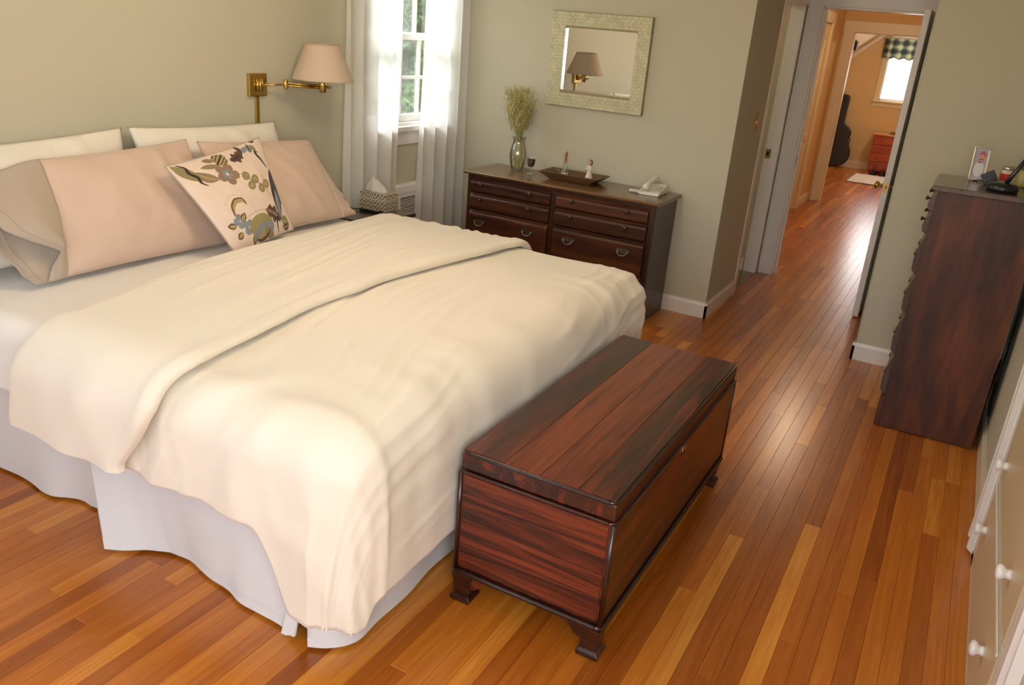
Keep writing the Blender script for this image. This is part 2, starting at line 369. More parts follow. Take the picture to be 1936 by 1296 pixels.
# ------------------------------------------------------------------ baseboards and trim
def bb(name, pts, n, m=MW['white'], h=.103, t=.014):
    """board with a rounded cap along a straight run"""
    (x0, y0), (x1, y1) = pts; mb = MB()
    prof = [(0, 0), (t, 0), (t, h - .018), (t * .6, h - .008), (t * .45, h), (0, h)]
    vs = []
    for (x, y) in pts: vs += [(x + n[0] * a, y + n[1] * a, b) for a, b in prof]
    k = len(prof); mb.add(vs, [tuple(range(k)), tuple(range(2 * k - 1, k - 1, -1))] + [(i, (i + 1) % k, (i + 1) % k + k, i + k) for i in range(k)])
    return struct(name, mb, m)
bb('baseboard_mirror', [(XW, YM), (XA + .014, YM)], (0, -1))
bb('baseboard_alcove_left', [(XA, YM - .014), (XA, 5.885)], (1, 0))
bb('baseboard_stub', [(XS - .014, YS), (XR, YS)], (0, -1))
bb('baseboard_alcove_right', [(XS, YS - .014), (XS, YD)], (-1, 0))
bb('baseboard_right', [(XR, 3.305), (XR, YS)], (-1, 0), MW['cream'])
bb('baseboard_headboard', [(XW, YN), (XW, 4.0)], (1, 0))
bb('baseboard_hall', [(XH, 9.94), (XH, YE)], (1, 0), MW['cream'])
bb('baseboard_far', [(.9, YF), (4.0, YF)], (0, -1), MW['cream'], .11)
# left doorway: casing, jambs, threshold
struct('trim_1', MB().box(XA - .002, XA + .006, 5.885, 5.955, 0, 2.06).box(XA - .11, XA + .002, 5.94, 5.955, 0, 2.0), MW['white'], bevel=.003)
struct('trim_2', MB().box(XA - .095, XA + .004, 6.555, 6.592, 0, 2.0).box(XA - .115, XA + .004, 5.95, 6.58, 1.985, 2.0).box(XA - .002, XA + .014, 5.885, 6.64, 2.0, 2.07), MW['white'], bevel=.002)
struct('trim_3', B(XA - .11, XA + .005, 5.95, 6.575, -.004, .008), MW['dres_top'], bevel=.003)
sp = thing('strike_plate', 'small worn metal strike plate on the white jamb of the left doorway', 'strike plate', (2.20, 6.573, .90))
obj('plate', B(2.175, 2.215, 6.551, 6.555, .905, .975), MW['brass2'], sp, bevel=.001)
obj('latch_hole', B(2.186, 2.202, 6.5500, 6.5512, .925, .955), MW['dark'], sp)
# hall door frame
struct('trim_4', MB().box(XDL - .105, XDL, YD - .018, YD, 0, 2.105).box(XDL - .105, XDL - .085, YD - .026, YD - .018, 0, 2.105).box(XDL - .02, XDL, YD - .023, YD - .018, 0, 2.0), MW['white'], bevel=.003)
struct('trim_5', MB().box(XDR, XS - .002, YD - .018, YD, 0, 2.105), MW['white'], bevel=.003)
struct('trim_6', MB().box(XDL, XDR, YD - .018, YD, 2.0, 2.105).box(XDL - .105, XS - .002, YD - .028, YD - .018, 2.085, 2.105), MW['white'], bevel=.003)
struct('trim_7', MB().box(XDL - .001, XDL + .014, YD, YD + .12, 0, 2.0).box(XDR - .014, XDR + .001, YD, YD + .12, 0, 2.0).box(XDL, XDR, YD, YD + .12, 1.986, 2.001)
       .box(XDL + .014, XDL + .026, YD + .045, YD + .08, 0, 1.986), MW['white'], bevel=.002)
stp = thing('latch_plate', 'small dark strike plate on the hall door frame behind the white casing', 'strike plate', (2.39, YD + .03, .9))
obj('plate', B(XDL + .013, XDL + .016, YD + .008, YD + .036, .86, .94), MW['brass2'], stp)
# end-of-hall doorway
struct('trim_8', MB().box(1.955, 2.065, YE - .018, YE, 0, 2.04).box(2.80, 2.91, YE - .018, YE, 0, 2.04).box(1.94, 2.92, YE - .02, YE, 1.93, 2.045)
       .box(2.06, 2.075, YE, YE + .1, 0, 1.93).box(2.79, 2.805, YE, YE + .1, 0, 1.93).box(2.06, 2.80, YE, YE + .1, 1.917, 1.932), MW['cream'], bevel=.003)
# hall-left door with casing
struct('trim_9', MB().box(XH, XH + .016, 8.98, 9.08, 0, 2.08).box(XH, XH + .016, 9.84, 9.94, 0, 2.08).box(XH, XH + .018, 8.98, 9.94, 1.98, 2.085), MW['cream'], bevel=.003)
d2 = struct('door_2', B(XH - .06, XH - .022, 9.085, 9.835, .012, 1.975), MW['cream'], bevel=.002)
for (a, b, c, d) in [(9.18, 9.74, .2, .85), (9.18, 9.74, 1.0, 1.85)]:
    obj('panel_molding', MB().box(XH - .022, XH - .012, a, b, c, c + .025).box(XH - .022, XH - .012, a, b, d - .025, d).box(XH - .022, XH - .012, a, a + .025, c + .025, d - .025).box(XH - .022, XH - .012, b - .025, b, c + .025, d - .025), MW['cream'], d2, bevel=.003)
obj('door_handle', MB().tube([(XH - .024, 9.40, .80), (XH + .03, 9.40, .80)], .011).tube([(XH + .03, 9.415, .80), (XH + .034, 9.31, .805)], .009), MW['brass2'], d2, smooth=True)
# the open hall door, seen on its latch edge
DX0, DX1, DY0 = 3.090, 3.128, 5.925
d1 = struct('door_1', B(DX0, DX1, DY0, YD - .004, .010, 1.985), MW['white'], bevel=.0025)
for (c, d) in [(.22, .80), (1.0, 1.86)]:
    for (a, b) in [(DY0 + .10, DY0 + .33), (DY0 + .40, DY0 + .63)]:
        obj('panel_molding', MB().box(DX0 - .008, DX0, a, b, c, c + .02).box(DX0 - .008, DX0, a, b, d - .02, d).box(DX0 - .008, DX0, a, a + .02, c + .02, d - .02).box(DX0 - .008, DX0, b - .02, b, c + .02, d - .02), MW['white'], d1, bevel=.003)
for sgn, x0 in ((-1, DX0), (1, DX1)):
    pr = [(.027, 0), (.027, .004), (.012, .008), (.010, .022), (.020, .030), (.026, .040), (.024, .050), (.012, .056), (.001, .057)]
    if sgn > 0: pr = [(r, h * .95) for r, h in pr]
    obj('door_knob', MB().lathe([(r, sgn * h) for r, h in pr], (x0, DY0 + .065, .905), 20, 'x'), MW['brass'], d1, smooth=True)
lp = obj('latch_plate', B(DX0 + .007, DX1 - .007, DY0 - .0015, DY0, .875, .935), MW['brass'], d1)
obj('latch_bolt', B(DX0 + .013, DX1 - .013, DY0 - .010, DY0 - .001, .897, .913), MW['brass2'], lp, bevel=.003)
for z in (.25, 1.75): obj('hinge', MB().tube([(DX1 + .004, YD - .006, z), (DX1 + .004, YD - .006, z + .09)], .006), MW['brass2'], d1)
# corner bead of the stub wall
struct('trim_10', MB().tube([(XS - .001, YS + .002, .10), (XS - .001, YS + .002, ZC)], .004, 8), MW['wall'], smooth=True)

# ------------------------------------------------------------------ bedroom window, curtains, heater
def sash(par, x, y0, y1, z0, z1, ncol, nrow):
    f = obj('sash', MB().box(x - .02, x + .02, y0, y1, z0, z0 + .045).box(x - .02, x + .02, y0, y1, z1 - .035, z1).box(x - .02, x + .02, y0, y0 + .035, z0 + .045, z1 - .035).box(x - .02, x + .02, y1 - .035, y1, z0 + .045, z1 - .035), MW['white'], par, bevel=.003)
    a0, a1, c0, c1 = y0 + .035, y1 - .035, z0 + .045, z1 - .035
    for i in range(1, ncol):
        yy = a0 + (a1 - a0) * i / ncol; obj('muntin', B(x - .012, x + .012, yy - .009, yy + .009, c0, c1), MW['white'], f, bevel=.003)
    for j in range(1, nrow):
        zz = c0 + (c1 - c0) * j / nrow; obj('muntin', B(x - .011, x + .013, a0, a1, zz - .009, zz + .009), MW['white'], f, bevel=.003)
    for i in range(ncol):
        for j in range(nrow):
            obj('pane', B(x - .002, x + .002, a0 + (a1 - a0) * i / ncol, a0 + (a1 - a0) * (i + 1) / ncol, c0 + (c1 - c0) * j / nrow, c0 + (c1 - c0) * (j + 1) / nrow), MW['glass'], f)
def window(name, y0, y1, nc):
    w = struct(name, MB().box(XW - .16, XW, y0, y0 + .02, WZ0, WZ1).box(XW - .16, XW, y1 - .02, y1, WZ0, WZ1).box(XW - .16, XW, y0, y1, WZ1 - .02, WZ1).box(XW - .16, XW, y0 + .02, y1 - .02, WZ0, WZ0 + .02), MW['white'])
    obj('window_sill', MB().box(XW - .05, XW + .05, y0 - .10, y1 + .10, WZ0 - .028, WZ0 + .004).box(XW, XW + .018, y0 - .10, y1 + .10, WZ0 - .115, WZ0 - .028), MW['white'], w, bevel=.004)
    obj('window_casing', MB().box(XW, XW + .018, y0 - .085, y0, WZ0, WZ1 + .085).box(XW, XW + .018, y1, y1 + .085, WZ0, WZ1 + .085).box(XW, XW + .018, y0, y1, WZ1, WZ1 + .085), MW['white'], w, bevel=.004)
    zm = 1.575
    sash(w, XW - .06, y0 + .02, y1 - .02, WZ0 + .02, zm + .018, nc, 2); sash(w, XW - .102, y0 + .02, y1 - .02, zm - .018, WZ1 - .02, nc, 2)
    obj('sash_lock', MB().lathe([(.001, 0), (.016, 0), (.016, .008), (.008, .014), (.001, .015)], (XW - .06, (y0 + y1) / 2 - .09, zm + .018), 14).box(XW - .075, XW - .045, (y0 + y1) / 2 - .105, (y0 + y1) / 2 - .075, zm + .014, zm + .022), MW['brass2'], w)
    return w
window('window_1', WY0, WY1, 4); window('window_2', .24, .90, 3)
def curtain(label, y0, y1, seed, x=XW + .088, zt=2.255, zb=.015, n=9):
    nu, nv = 150, 46; t = np.linspace(0, 1, nu)[:, None]; s = np.linspace(0, 1, nv)[None, :]
    amp = (.016 + .012 * s) * (1 + .35 * noise2(t * 5, t * 0 + .3, seed)); ph = 2 * PI * n * (t + .035 * noise2(t * 3, s * 1.2, seed + 3) + .012 * noise2(t * 7, s * 2, seed + 5))
    X = x + amp * np.sin(ph) + .008 * noise2(t * 6, s * 3, seed + 9)
    Y = y0 + (y1 - y0) * t + .012 * np.cos(ph) + .02 * (s - .5) * (t - .5)
    Z = zt + (zb - zt) * s + 0 * t
    P = np.stack(np.broadcast_arrays(X, Y, Z), -1)
    c = thing('curtain', label, 'curtain', (x, (y0 + y1) / 2, zb), 'white sheer curtains at the window')
    obj('curtain_panel', MB().grid(P), MW['curtain'], c, smooth=True)
    hz = np.linspace(zb, zb + .06, 4)
    P2 = np.stack([np.stack([X[:, -1] + .004, Y[:, -1], 0 * Y[:, -1] + z], -1) for z in hz], 1)
    obj('hem', MB().grid(P2), MW['curtain'], c, smooth=True)
    return c
curtain('white sheer curtain left of the window, behind the brass wall lamp', 3.80, 4.325, 1, n=4)
curtain('white sheer curtain right of the window, hanging beside the long dresser', 4.545, 5.09, 4, n=4)
rod = thing('curtain_rod', 'white curtain rod above the bedroom window carrying the sheer curtains', 'curtain rod', (XW + .088, 4.45, 2.26))
obj('rod', MB().tube([(XW + .088, 3.76, 2.27), (XW + .088, 5.13, 2.27)], .010, 12), MW['white'], rod, smooth=True)
for y in (3.82, 5.06): obj('bracket', MB().box(XW, XW + .004, y - .012, y + .012, 2.24, 2.30).tube([(XW, y, 2.27), (XW + .088, y, 2.27)], .006), MW['white'], rod)
# heater cover below the window
hc = thing('heater_cover', 'white heater cover with louvred grille below the bedroom window', 'heater', (XW + .06, 4.5, 0))
obj('housing', MB().box(XW, XW + .012, 4.18, 4.86, 0, .60).box(XW, XW + .040, 4.18, 4.20, 0, .60).box(XW, XW + .040, 4.84, 4.86, 0, .60), MW['white'], hc)
obj('top_cap', MB().prism([(XW, .66), (XW + .036, .66), (XW + .045, .65), (XW + .048, .60), (XW, .60)], 4.17, 4.87, 'y'), MW['white'], hc, bevel=.004)
obj('front_frame', MB().box(XW + .034, XW + .044, 4.18, 4.86, 0, .10).box(XW + .034, XW + .044, 4.18, 4.86, .57, .60).box(XW + .034, XW + .044, 4.18, 4.235, .1, .57).box(XW + .034, XW + .044, 4.30, 4.33, .1, .57).box(XW + .034, XW + .044, 4.415, 4.44, .1, .57).box(XW + .034, XW + .044, 4.80, 4.86, .1, .57), MW['white'], hc, bevel=.003)
obj('backing', B(XW + .014, XW + .018, 4.20, 4.84, .05, .60), MW['dark'], hc)
for i in range(28):
    z = .115 + i * .0162
    for (a, b) in ((4.33, 4.415), (4.44, 4.80)):
        obj('louvre', MB().prism([(XW + .018, z + .006), (XW + .020, z + .007), (XW + .040, z + .001), (XW + .039, z - .001)], a, b, 'y'), MW['white'], hc)

# ------------------------------------------------------------------ outdoors beyond the window
struct('ground', B(-40, -.5, -25, 40, -3.1, -3.0), MW['lawn'])
def tree(label, x, y, z0, h, r, n, seed, m, conifer=False):
    rr = np.random.default_rng(seed); t = thing('tree', label, 'tree', (x, y, z0), 'trees outside the bedroom window')
    obj('trunk', MB().tube([(x, y, z0), (x + .1, y, z0 + h * .5), (x, y + .1, z0 + h * .95)], [.16, .1, .02], 9), MW['bark'], t, smooth=True)
    br = MB(); lf = MB(); vs = []; fs = []
    nb = 42
    for k in range(nb):
        f = .18 + .8 * k / nb; a = rr.uniform(0, 2 * PI); L = r * (1.05 - f if conifer else math.sin(PI * min(f, .95)) ** .6) * rr.uniform(.8, 1.15)
        p0 = Vector((x, y, z0 + h * f)); p1 = p0 + Vector((math.cos(a) * L, math.sin(a) * L, L * (-.15 if conifer else .35)))
        br.tube([p0, (p0 + p1) / 2 + Vector((0, 0, .05)), p1], [.03, .02, .006], 5)
        for q in range(n // nb):
            s_ = rr.uniform(.2, 1.05); c = p0 + (p1 - p0) * s_ + Vector(rr.normal(0, .13, 3))
            d = Vector(rr.normal(0, 1, 3)).normalized() * rr.uniform(.05, .11); e = Vector(rr.normal(0, 1, 3)).normalized().cross(d).normalized() * rr.uniform(.022, .045)
            i = len(vs); vs += [c - d, c + e, c + d, c - e]; fs.append((i, i + 1, i + 2, i + 3))
    obj('branches', br, MW['bark'], t, smooth=True); lf.add(vs, fs); o = obj('foliage', lf, m, t); o['kind'] = 'stuff'
tree('green leafy tree closest to the bedroom window, filling the lower panes', -4.3, 10.9, -3, 4.95, 2.3, 26000, 3, MW['leaf'])
tree('pale leafy tree seen at the left edge of the lower window panes', -7.5, 16.2, -3, 5.0, 2.0, 7000, 5, MW['leaf2'])
tree('taller tree whose crown shows in the upper window panes', -12.0, 21.0, -3, 7.0, 2.4, 6000, 8, MW['leaf'])

# ------------------------------------------------------------------ bed
bed = thing('bed', 'wide bed with white skirt against the sage wall', 'bed', (1.3, 2.48, 0))
BX0, BX1, BY0, BY1 = .33, 2.28, 1.54, 3.42
obj('box_spring', B(BX0, BX1, BY0, BY1, .15, .37), MW['skirt'], bed, bevel=.02)
obj('mattress', B(BX0, BX1 + .02, BY0 - .01, BY1 + .01, .37, .63), MW['sheet'], bed, bevel=.05, seg=4)
for x in (BX0 + .1, BX1 - .1):
    for y in (BY0 + .1, BY1 - .1): obj('leg', B(x - .03, x + .03, y - .03, y + .03, 0, .15), MW['black'], bed)
def skirt_panel(name, top, bot, zt=.36, zb=.012, n=120, seed=0, fold=.010, nf=9):
    """ruffled cloth panel between a top and a bottom plan curve"""
    def res(pl):
        pl = np.array(pl, float); d = np.r_[0, np.cumsum(np.hypot(*np.diff(pl, axis=0).T))]; d /= d[-1]; t = np.linspace(0, 1, n)
        q = np.stack([np.interp(t, d, pl[:, i]) for i in (0, 1)], 1)
        for _ in range(6): q[1:-1] = .25 * q[:-2] + .5 * q[1:-1] + .25 * q[2:]
        return q
    T = res(top); Bq = res(bot); nv = 24; P = np.zeros((n, nv, 3)); tt = np.linspace(0, 1, n)
    tan = np.gradient(Bq, axis=0); nrm = np.stack([tan[:, 1], -tan[:, 0]], 1); nrm /= np.linalg.norm(nrm, axis=1)[:, None] + 1e-9
    w = np.sin(tt * nf * 2 * PI + 2 * noise2(tt * 4, tt * 0 + seed, seed)) * (.6 + .4 * noise2(tt * 6, tt * 0, seed + 2))
    for j in range(nv):
        s = j / (nv - 1); q = T + (Bq - T) * s ** 1.2 + nrm * (w * fold * s)[:, None]
        P[:, j, :2] = q; P[:, j, 2] = zt + (zb - zt) * s
    o = obj(name, MB().grid(P), MW['skirt'], bed, smooth=True, solid=.002, off=0)
    hm = P[:, -3:, :].copy(); hm[:, :, :2] += (nrm * .0022)[:, None, :]
    obj('hem', MB().grid(hm), MW['skirt'], o, smooth=True); return o
skirt_panel('bed_skirt', [(.31, 1.50), (.7, 1.50), (1.32, 1.50)], [(.31, 1.50), (.64, 1.505), (.8, 1.50), (1.0, 1.488), (1.12, 1.535), (1.30, 1.53)], seed=1, nf=4)
skirt_panel('bed_skirt', [(1.24, 1.475), (1.5, 1.49), (2.0, 1.49), (2.21, 1.48)], [(1.400, 1.392), (1.49, 1.445), (1.58, 1.508), (1.75, 1.49), (1.93, 1.452), (2.08, 1.442), (2.165, 1.428)], seed=4, fold=.008, nf=4)
skirt_panel('bed_skirt', [(2.22, 1.44), (2.29, 1.50), (2.30, 2.2), (2.30, 3.46)], [(2.235, 1.425), (2.305, 1.462), (2.352, 1.512), (2.335, 1.62), (2.33, 1.8), (2.315, 2.05), (2.30, 2.4), (2.31, 3.0), (2.31, 3.47)], seed=6, nf=7)
skirt_panel('bed_skirt', [(2.29, 3.46), (.33, 3.46)], [(2.29, 3.48), (.33, 3.48)], seed=8, nf=8)
skirt_panel('bed_skirt', [(2.19, 1.455), (2.23, 1.45)], [(2.150, 1.405), (2.185, 1.43)], zb=.02, seed=9, nf=.3, n=12)

R0 = .15; XF, YN0, YF0 = 2.415, 1.395, 3.56
def drape(u, v, off, R0=R0, XF=XF, Y0=YN0, Y1=YF0, zt=.705, crown=.03, flare=.03, rip=None):
    """cloth coordinates (u along the bed, v across) -> point on the draped surface, lifted by off along the normal"""
    xi, ya, yb = XF - R0, Y0 + R0, Y1 - R0
    ex = np.maximum(0, u - xi); ey = np.where(v < ya, v - ya, np.where(v > yb, v - yb, 0.0))
    d = np.hypot(ex, ey); dx = np.where(d > 0, ex / (d + 1e-12), 0); dy = np.where(d > 0, ey / (d + 1e-12), 0)
    L = R0 * PI / 2; t = np.minimum(d / R0, PI / 2); R = R0 + off; over = np.maximum(0, d - L)
    h = R * np.sin(t) + flare * over; drop = R * (1 - np.cos(t)) + over
    if rip is not None: h = h + rip(u, v, dx, dy, over)
    bx = np.minimum(u, xi); by = np.clip(v, ya, yb)
    cz = zt + crown * (1 - ((by - (ya + yb) / 2) / ((yb - ya) / 2)) ** 2) - .012 * np.clip((1.2 - bx) / .8, 0, 1)
    return np.stack([bx + dx * h, by + dy * h, np.maximum(cz + off - drop, .02)], -1)
def ripple(u, v, dx, dy, over):
    th = np.arctan2(dx, np.abs(dy)); corner = (dx > .02) & (np.abs(dy) > .02)
    k = np.clip(over / .3, 0, 1)
    a = .010 * np.sin(u * 26 + 2 * noise2(u * 3, v * 2, 5)) * (1 - dx) + .006 * np.sin(v * 21 + 2.5 * noise2(v * 3, u * 2, 7)) * dx
    c = .007 * np.sin(th * 8.0 + .6) + .003 * np.sin(th * 17 + 1)
    s2 = np.clip(np.sin(2 * th), 0, 1); return k * (c * s2 + a * (1 - s2))
# white coverlet on the mattress
n1, n2 = 90, 200
uu = np.linspace(.315, 1.62, n1)[:, None] + np.zeros((1, n2)); vv = np.linspace(1.47 - .235, 3.50 + .20, n2)[None, :] + np.zeros((n1, 1))
cov = drape(uu, vv, .003 * fbm(uu * 6, vv * 6, 3), R0=.07, XF=4, Y0=1.472, Y1=3.49, zt=.655, crown=.012, flare=.02)
sh = thing('coverlet', 'white textured coverlet spread over the bed under the pillows', 'coverlet', (.9, 2.48, .45))
obj('coverlet_cloth', MB().grid(cov), MW['sheet'], sh, smooth=True, solid=.006)
# duvet
dv = thing('duvet', 'thick ivory duvet spread over the lower bed with its top turned back', 'duvet', (1.7, 2.47, .1))
L = R0 * PI / 2
nu, nv = 230, 300
hn, hf, hx = .195, .20, .345
v0, v1 = YN0 + R0 - (L + hn), YF0 - R0 + (L + hf); u1 = XF - R0 + L + hx
t = np.linspace(0, 1, nv)[None, :]; V = v0 + (v1 - v0) * t + np.zeros((nu, 1))
def ufold(v):
    return np.interp(v, [1.15, 1.30, 1.42, 1.55, 1.70, 1.85, 2.03, 2.21, 2.39, 2.57, 2.75, 2.93, 3.11, 3.29, 3.45, 3.8], [1.02, 1.055, 1.10, 1.125, 1.115, 1.085, 1.05, 1.025, 1.015, 1.015, 1.0, .985, .965, .935, .90, .86])
def ufree(v):
    return np.interp(v, [1.15, 1.25, 1.36, 1.5, 1.62, 2.05, 2.55, 3.03, 3.43, 3.8], [1.56, 1.64, 1.71, 1.74, 1.725, 1.70, 1.705, 1.745, 1.76, 1.76]) + .008 * noise2(v * 7, v * 0, 2)
s = np.linspace(0, 1, nu)[:, None]; U0 = ufold(V) + .02; U = U0 + (u1 - U0) * s
# hem is cut slightly round at the near corner
cx, cy = XF - R0, YN0 + R0
sm = np.clip((U - 2.06) / .15, 0, 1); extra = .235 * sm * sm * (3 - 2 * sm)
hv = cy - v0; V = np.where(V < cy, cy - (cy - V) * (1 + extra / hv), V)
ex = np.maximum(0, U - cx); ey = np.maximum(0, cy - V); hm = np.hypot(ex, ey) + 1e-9
q = np.maximum(ex / (L + hx), ey / (hv + extra)); dm = np.minimum(.668, hm / np.maximum(q, 1e-6)); k = np.where((ex > 0) & (ey > 0), q * dm / hm, 1)
U = np.where(ex > 0, cx + ex * k, U); V2 = np.where(ey > 0, cy - ey * k, V)
def wrinkle(U, V):
    w = .007 * fbm(U * 1.8, V * 1.8, 11)
    mk = np.clip(.35 + 1.2 * fbm(U * 1.6, V * 1.3, 8), 0, 1)
    a = U + .22 * V + .04 * noise2(U * 4, V * 3, 3)
    w += .0060 * ridge(a * 15, V * 2.4 + U, 21) * mk + .0036 * ridge(a * 33, V * 3.0, 23) * mk
    w = w * np.clip((V - 1.35) / .35, .35, 1)
    foot = np.clip((U - 2.0) / .3, 0, 1)
    w += foot * (.006 * ridge(V * 6 + .5 * noise2(U * 2, V * 2, 5), U * 1.2, 31) + .003 * ridge(V * 15, U * 2, 33) * mk)
    near = np.clip((1.70 - V) / .25, 0, 1) * np.clip((2.28 - U) / .2, .12, 1); b = U - .55 * V
    w += near * (.010 * ridge(b * 6, V * 1.5, 41) + .004 * ridge(b * 15, V * 2, 43) * np.clip((2.15 - U) / .2, 0, 1))
    w += .006 * np.exp(-((U - 1.80 - .02 * noise2(V * 5, V * 0, 4)) / .03) ** 2) * (.5 + .5 * noise2(V * 6, U * 0, 17))
    return w
P = drape(U, V2, wrinkle(U, V2), rip=ripple)
# puffy hem: the last rows curl in
obj('duvet_body', MB().grid(P), MW['duvet'], dv, smooth=True, solid=.022, off=-1)
# turned back top
nu2, nv2 = 120, 300
vv = np.linspace(v0 + .012, v1 - .02, nv2)[None, :] + np.zeros((nu2, 1)); s = np.linspace(0, 1, nu2)[:, None] + np.zeros((1, nv2))
Ua, Ub = ufold(vv), ufree(vv); Uf = Ua + (Ub - Ua) * s
rise = np.sqrt(np.clip(s / .10, 0, 1) * (2 - np.clip(s / .10, 0, 1))) * np.sqrt(np.clip((1 - s) / .022, 0, 1) * (2 - np.clip((1 - s) / .022, 0, 1)))
aa_ = Uf + .15 * vv + .04 * noise2(Uf * 4, vv * 3, 9); mk_ = np.clip(.4 + 1.1 * fbm(Uf * 2, vv * 1.2, 18), 0, 1)
wr = .006 * fbm(Uf * 2.2, vv * 2, 51) + (.0050 * ridge(aa_ * 15, vv * 2.2, 61) + .0034 * ridge(aa_ * 35, vv * 2.6, 63)) * mk_ * np.clip((vv - 1.40) / .35, .12, 1)
nearf = np.clip((1.50 - vv) / .2, 0, 1); wr = wr + nearf * (.004 * np.sin(Uf * 26 + vv * 6) * s + .007 * ridge((Uf - .4 * vv) * 5, vv * 1.5, 71))
wr = wr + .014 * np.exp(-((s - .965) / .05) ** 2) * (.7 + .3 * noise2(vv * 4, vv * 0, 6))
rf = np.sqrt(np.clip(s / .09, 0, 1) * (2 - np.clip(s / .09, 0, 1)))
OFF = .006 + (.030 + wr + .014 * nearf) * rf
RP = lambda u, v, dx, dy, o: ripple(u, v, dx, dy, o) * .6
PF = drape(Uf, vv, OFF, rip=RP)
lo, hi = .010, OFF[-1]; md_, hr = (hi + lo) / 2, (hi - lo) / 2; edge = []
for ph in np.linspace(PI / 2, -PI / 2, 9)[1:]:
    edge.append(drape((Uf[-1] + .8 * hr * np.cos(ph))[None, :], vv[:1], (md_ + hr * np.sin(ph))[None, :], rip=RP))
PB = drape(Uf[::-1], vv, .010 - .008 * np.clip(1 - s[::-1] / .06, 0, 1), rip=RP)
allp = np.concatenate([PF] + edge + [PB], 0)
mbf = MB().grid(allp, closed_u=True)
obj('turned_back_fold', mbf, MW['duvet'], dv, smooth=True)
# ------------------------------------------------------------------ pillows
def pillow_surface(c, n=(60, 60), thick=.16, pinch=.03, seed=0, wr=.006, power=.5, sag=0.0, ear=0.0, squash=1.0):
    """c: corners bottom-left, bottom-right, top-right, top-left -> front and back grids"""
    c = [np.array(p, float) for p in c]; a = np.linspace(-1, 1, n[0])[:, None]; b = np.linspace(-1, 1, n[1])[None, :]
    A = a * (1 - pinch * (1 - b * b)); Bv = b * (1 - pinch * (1 - a * a))
    s = ((A + 1) / 2)[..., None]; t = ((Bv + 1) / 2)[..., None]
    P = (1 - s) * (1 - t) * c[0] + s * (1 - t) * c[1] + s * t * c[2] + (1 - s) * t * c[3]
    nr = np.cross(c[1] - c[0], c[3] - c[0]); nr /= np.linalg.norm(nr)
    prof = (np.clip((1 - a ** 2), 0, 1) * np.clip((1 - b ** 2), 0, 1)) ** power
    prof = prof * (1 - sag * .5 * (1 + b)) 
    w = wr * (fbm(a * 3 + seed, b * 3, seed) + .7 * ridge(a * 4 + b * 1.5, b * 2 - a, seed + 3)) * np.clip(prof * 3, 0, 1)
    f = P + nr * (thick * .5 * prof + w)[..., None]; k = P - nr * (thick * .5 * squash * prof)[..., None]
    return f, k, nr
def pillow(name, label, c, m, group=None, cat='pillow', **kw):
    f, k, nr = pillow_surface(c, **kw)
    t = thing(name, label, cat, tuple((np.array(c[0]) + np.array(c[1])) / 2), group)
    mb = MB().grid(f); mb.grid(k[::-1])
    o = obj('pillow_body', mb, m, t, smooth=True)
    import bmesh
    bm = bmesh.new(); bm.from_mesh(o.data); bmesh.ops.remove_doubles(bm, verts=bm.verts, dist=.0006); bmesh.ops.recalc_face_normals(bm, faces=bm.faces); bm.to_mesh(o.data); bm.free()
    return t, f, k, nr
G1 = 'white pillows propped against the wall'
pillow('white_pillow', 'white bed pillow against the wall, behind the larger blush pillow at left', [(.46, 1.46, .68), (.46, 2.36, .68), (.325, 2.39, 1.155), (.325, 1.44, 1.12)], MW['white_pillow'], G1, thick=.15, seed=2, wr=.006, pinch=.05, squash=.5)
pillow('white_pillow', 'white bed pillow against the wall under the brass lamp', [(.46, 2.43, .68), (.46, 3.34, .68), (.325, 3.30, 1.13), (.325, 2.42, 1.155)], MW['white_pillow'], G1, thick=.15, seed=5, wr=.006, pinch=.05, squash=.5)
G2 = 'blush pillows on the bed'
pl, f, k, nr = pillow('blush_pillow', 'large blush pink pillow at the left with its taupe pillowcase end open', [(.67, 1.83, .675), (.70, 2.61, .672), (.475, 2.60, 1.11), (.475, 1.90, 1.085)], MW['pink'], G2, thick=.19, seed=8, wr=.006, pinch=.035, squash=.45)
# open end of the pillowcase: a front and a back layer leave the left seam and gape apart
def flange(par, edge, exts, bulge, drop, seed, sgn):
    m_ = len(edge); t = np.linspace(0, 1, m_)[:, None]; s = np.linspace(0, 1, 24)[None, :]
    e = np.interp(t, [0, .18, .30, .55, .8, 1], exts)
    X = edge[:, 0][:, None] + bulge * np.sin(PI * np.minimum(s * .8, 1)) * np.sin(PI * np.clip(t, .03, .97)) + sgn * .010 * s * np.sin(t * 15 + seed + 2 * s)
    Y = edge[:, 1][:, None] - s * e + .006 * s * np.sin(t * 21 + seed)
    Z = edge[:, 2][:, None] - drop * s ** 1.5 * t + .010 * s * np.sin(s * 9 + t * 6 + seed) * (t > .1)
    P = np.stack([X, Y, np.maximum(Z, .672)], -1); o = obj('pillowcase_hem', MB().grid(P), MW['taupe'], par, smooth=True, solid=.0025, off=0)
    lab(o, 'taupe open pillowcase hem'); a = P[:, -6] + np.array([.002, 0, .0015])
    obj('hem_stitch', MB().tube([tuple(p) for p in a], .0018, 5), MW['taupe'], o, smooth=True)
flange(pl, f[1], [.085, .055, .045, .23, .31, .34], .050, .075, 1.0, 1)
flange(pl, k[1], [.13, .17, .22, .27, .32, .34], -.015, .075, 2.3, -1)
pl, f, k, nr = pillow('blush_pillow', 'blush pink pillow at the right, partly behind the flowered cushion', [(.72, 2.62, .675), (.72, 3.40, .675), (.47, 3.40, 1.05), (.47, 2.66, 1.095)], MW['pink'], G2, thick=.19, seed=12, wr=.006, pinch=.035, squash=.45)
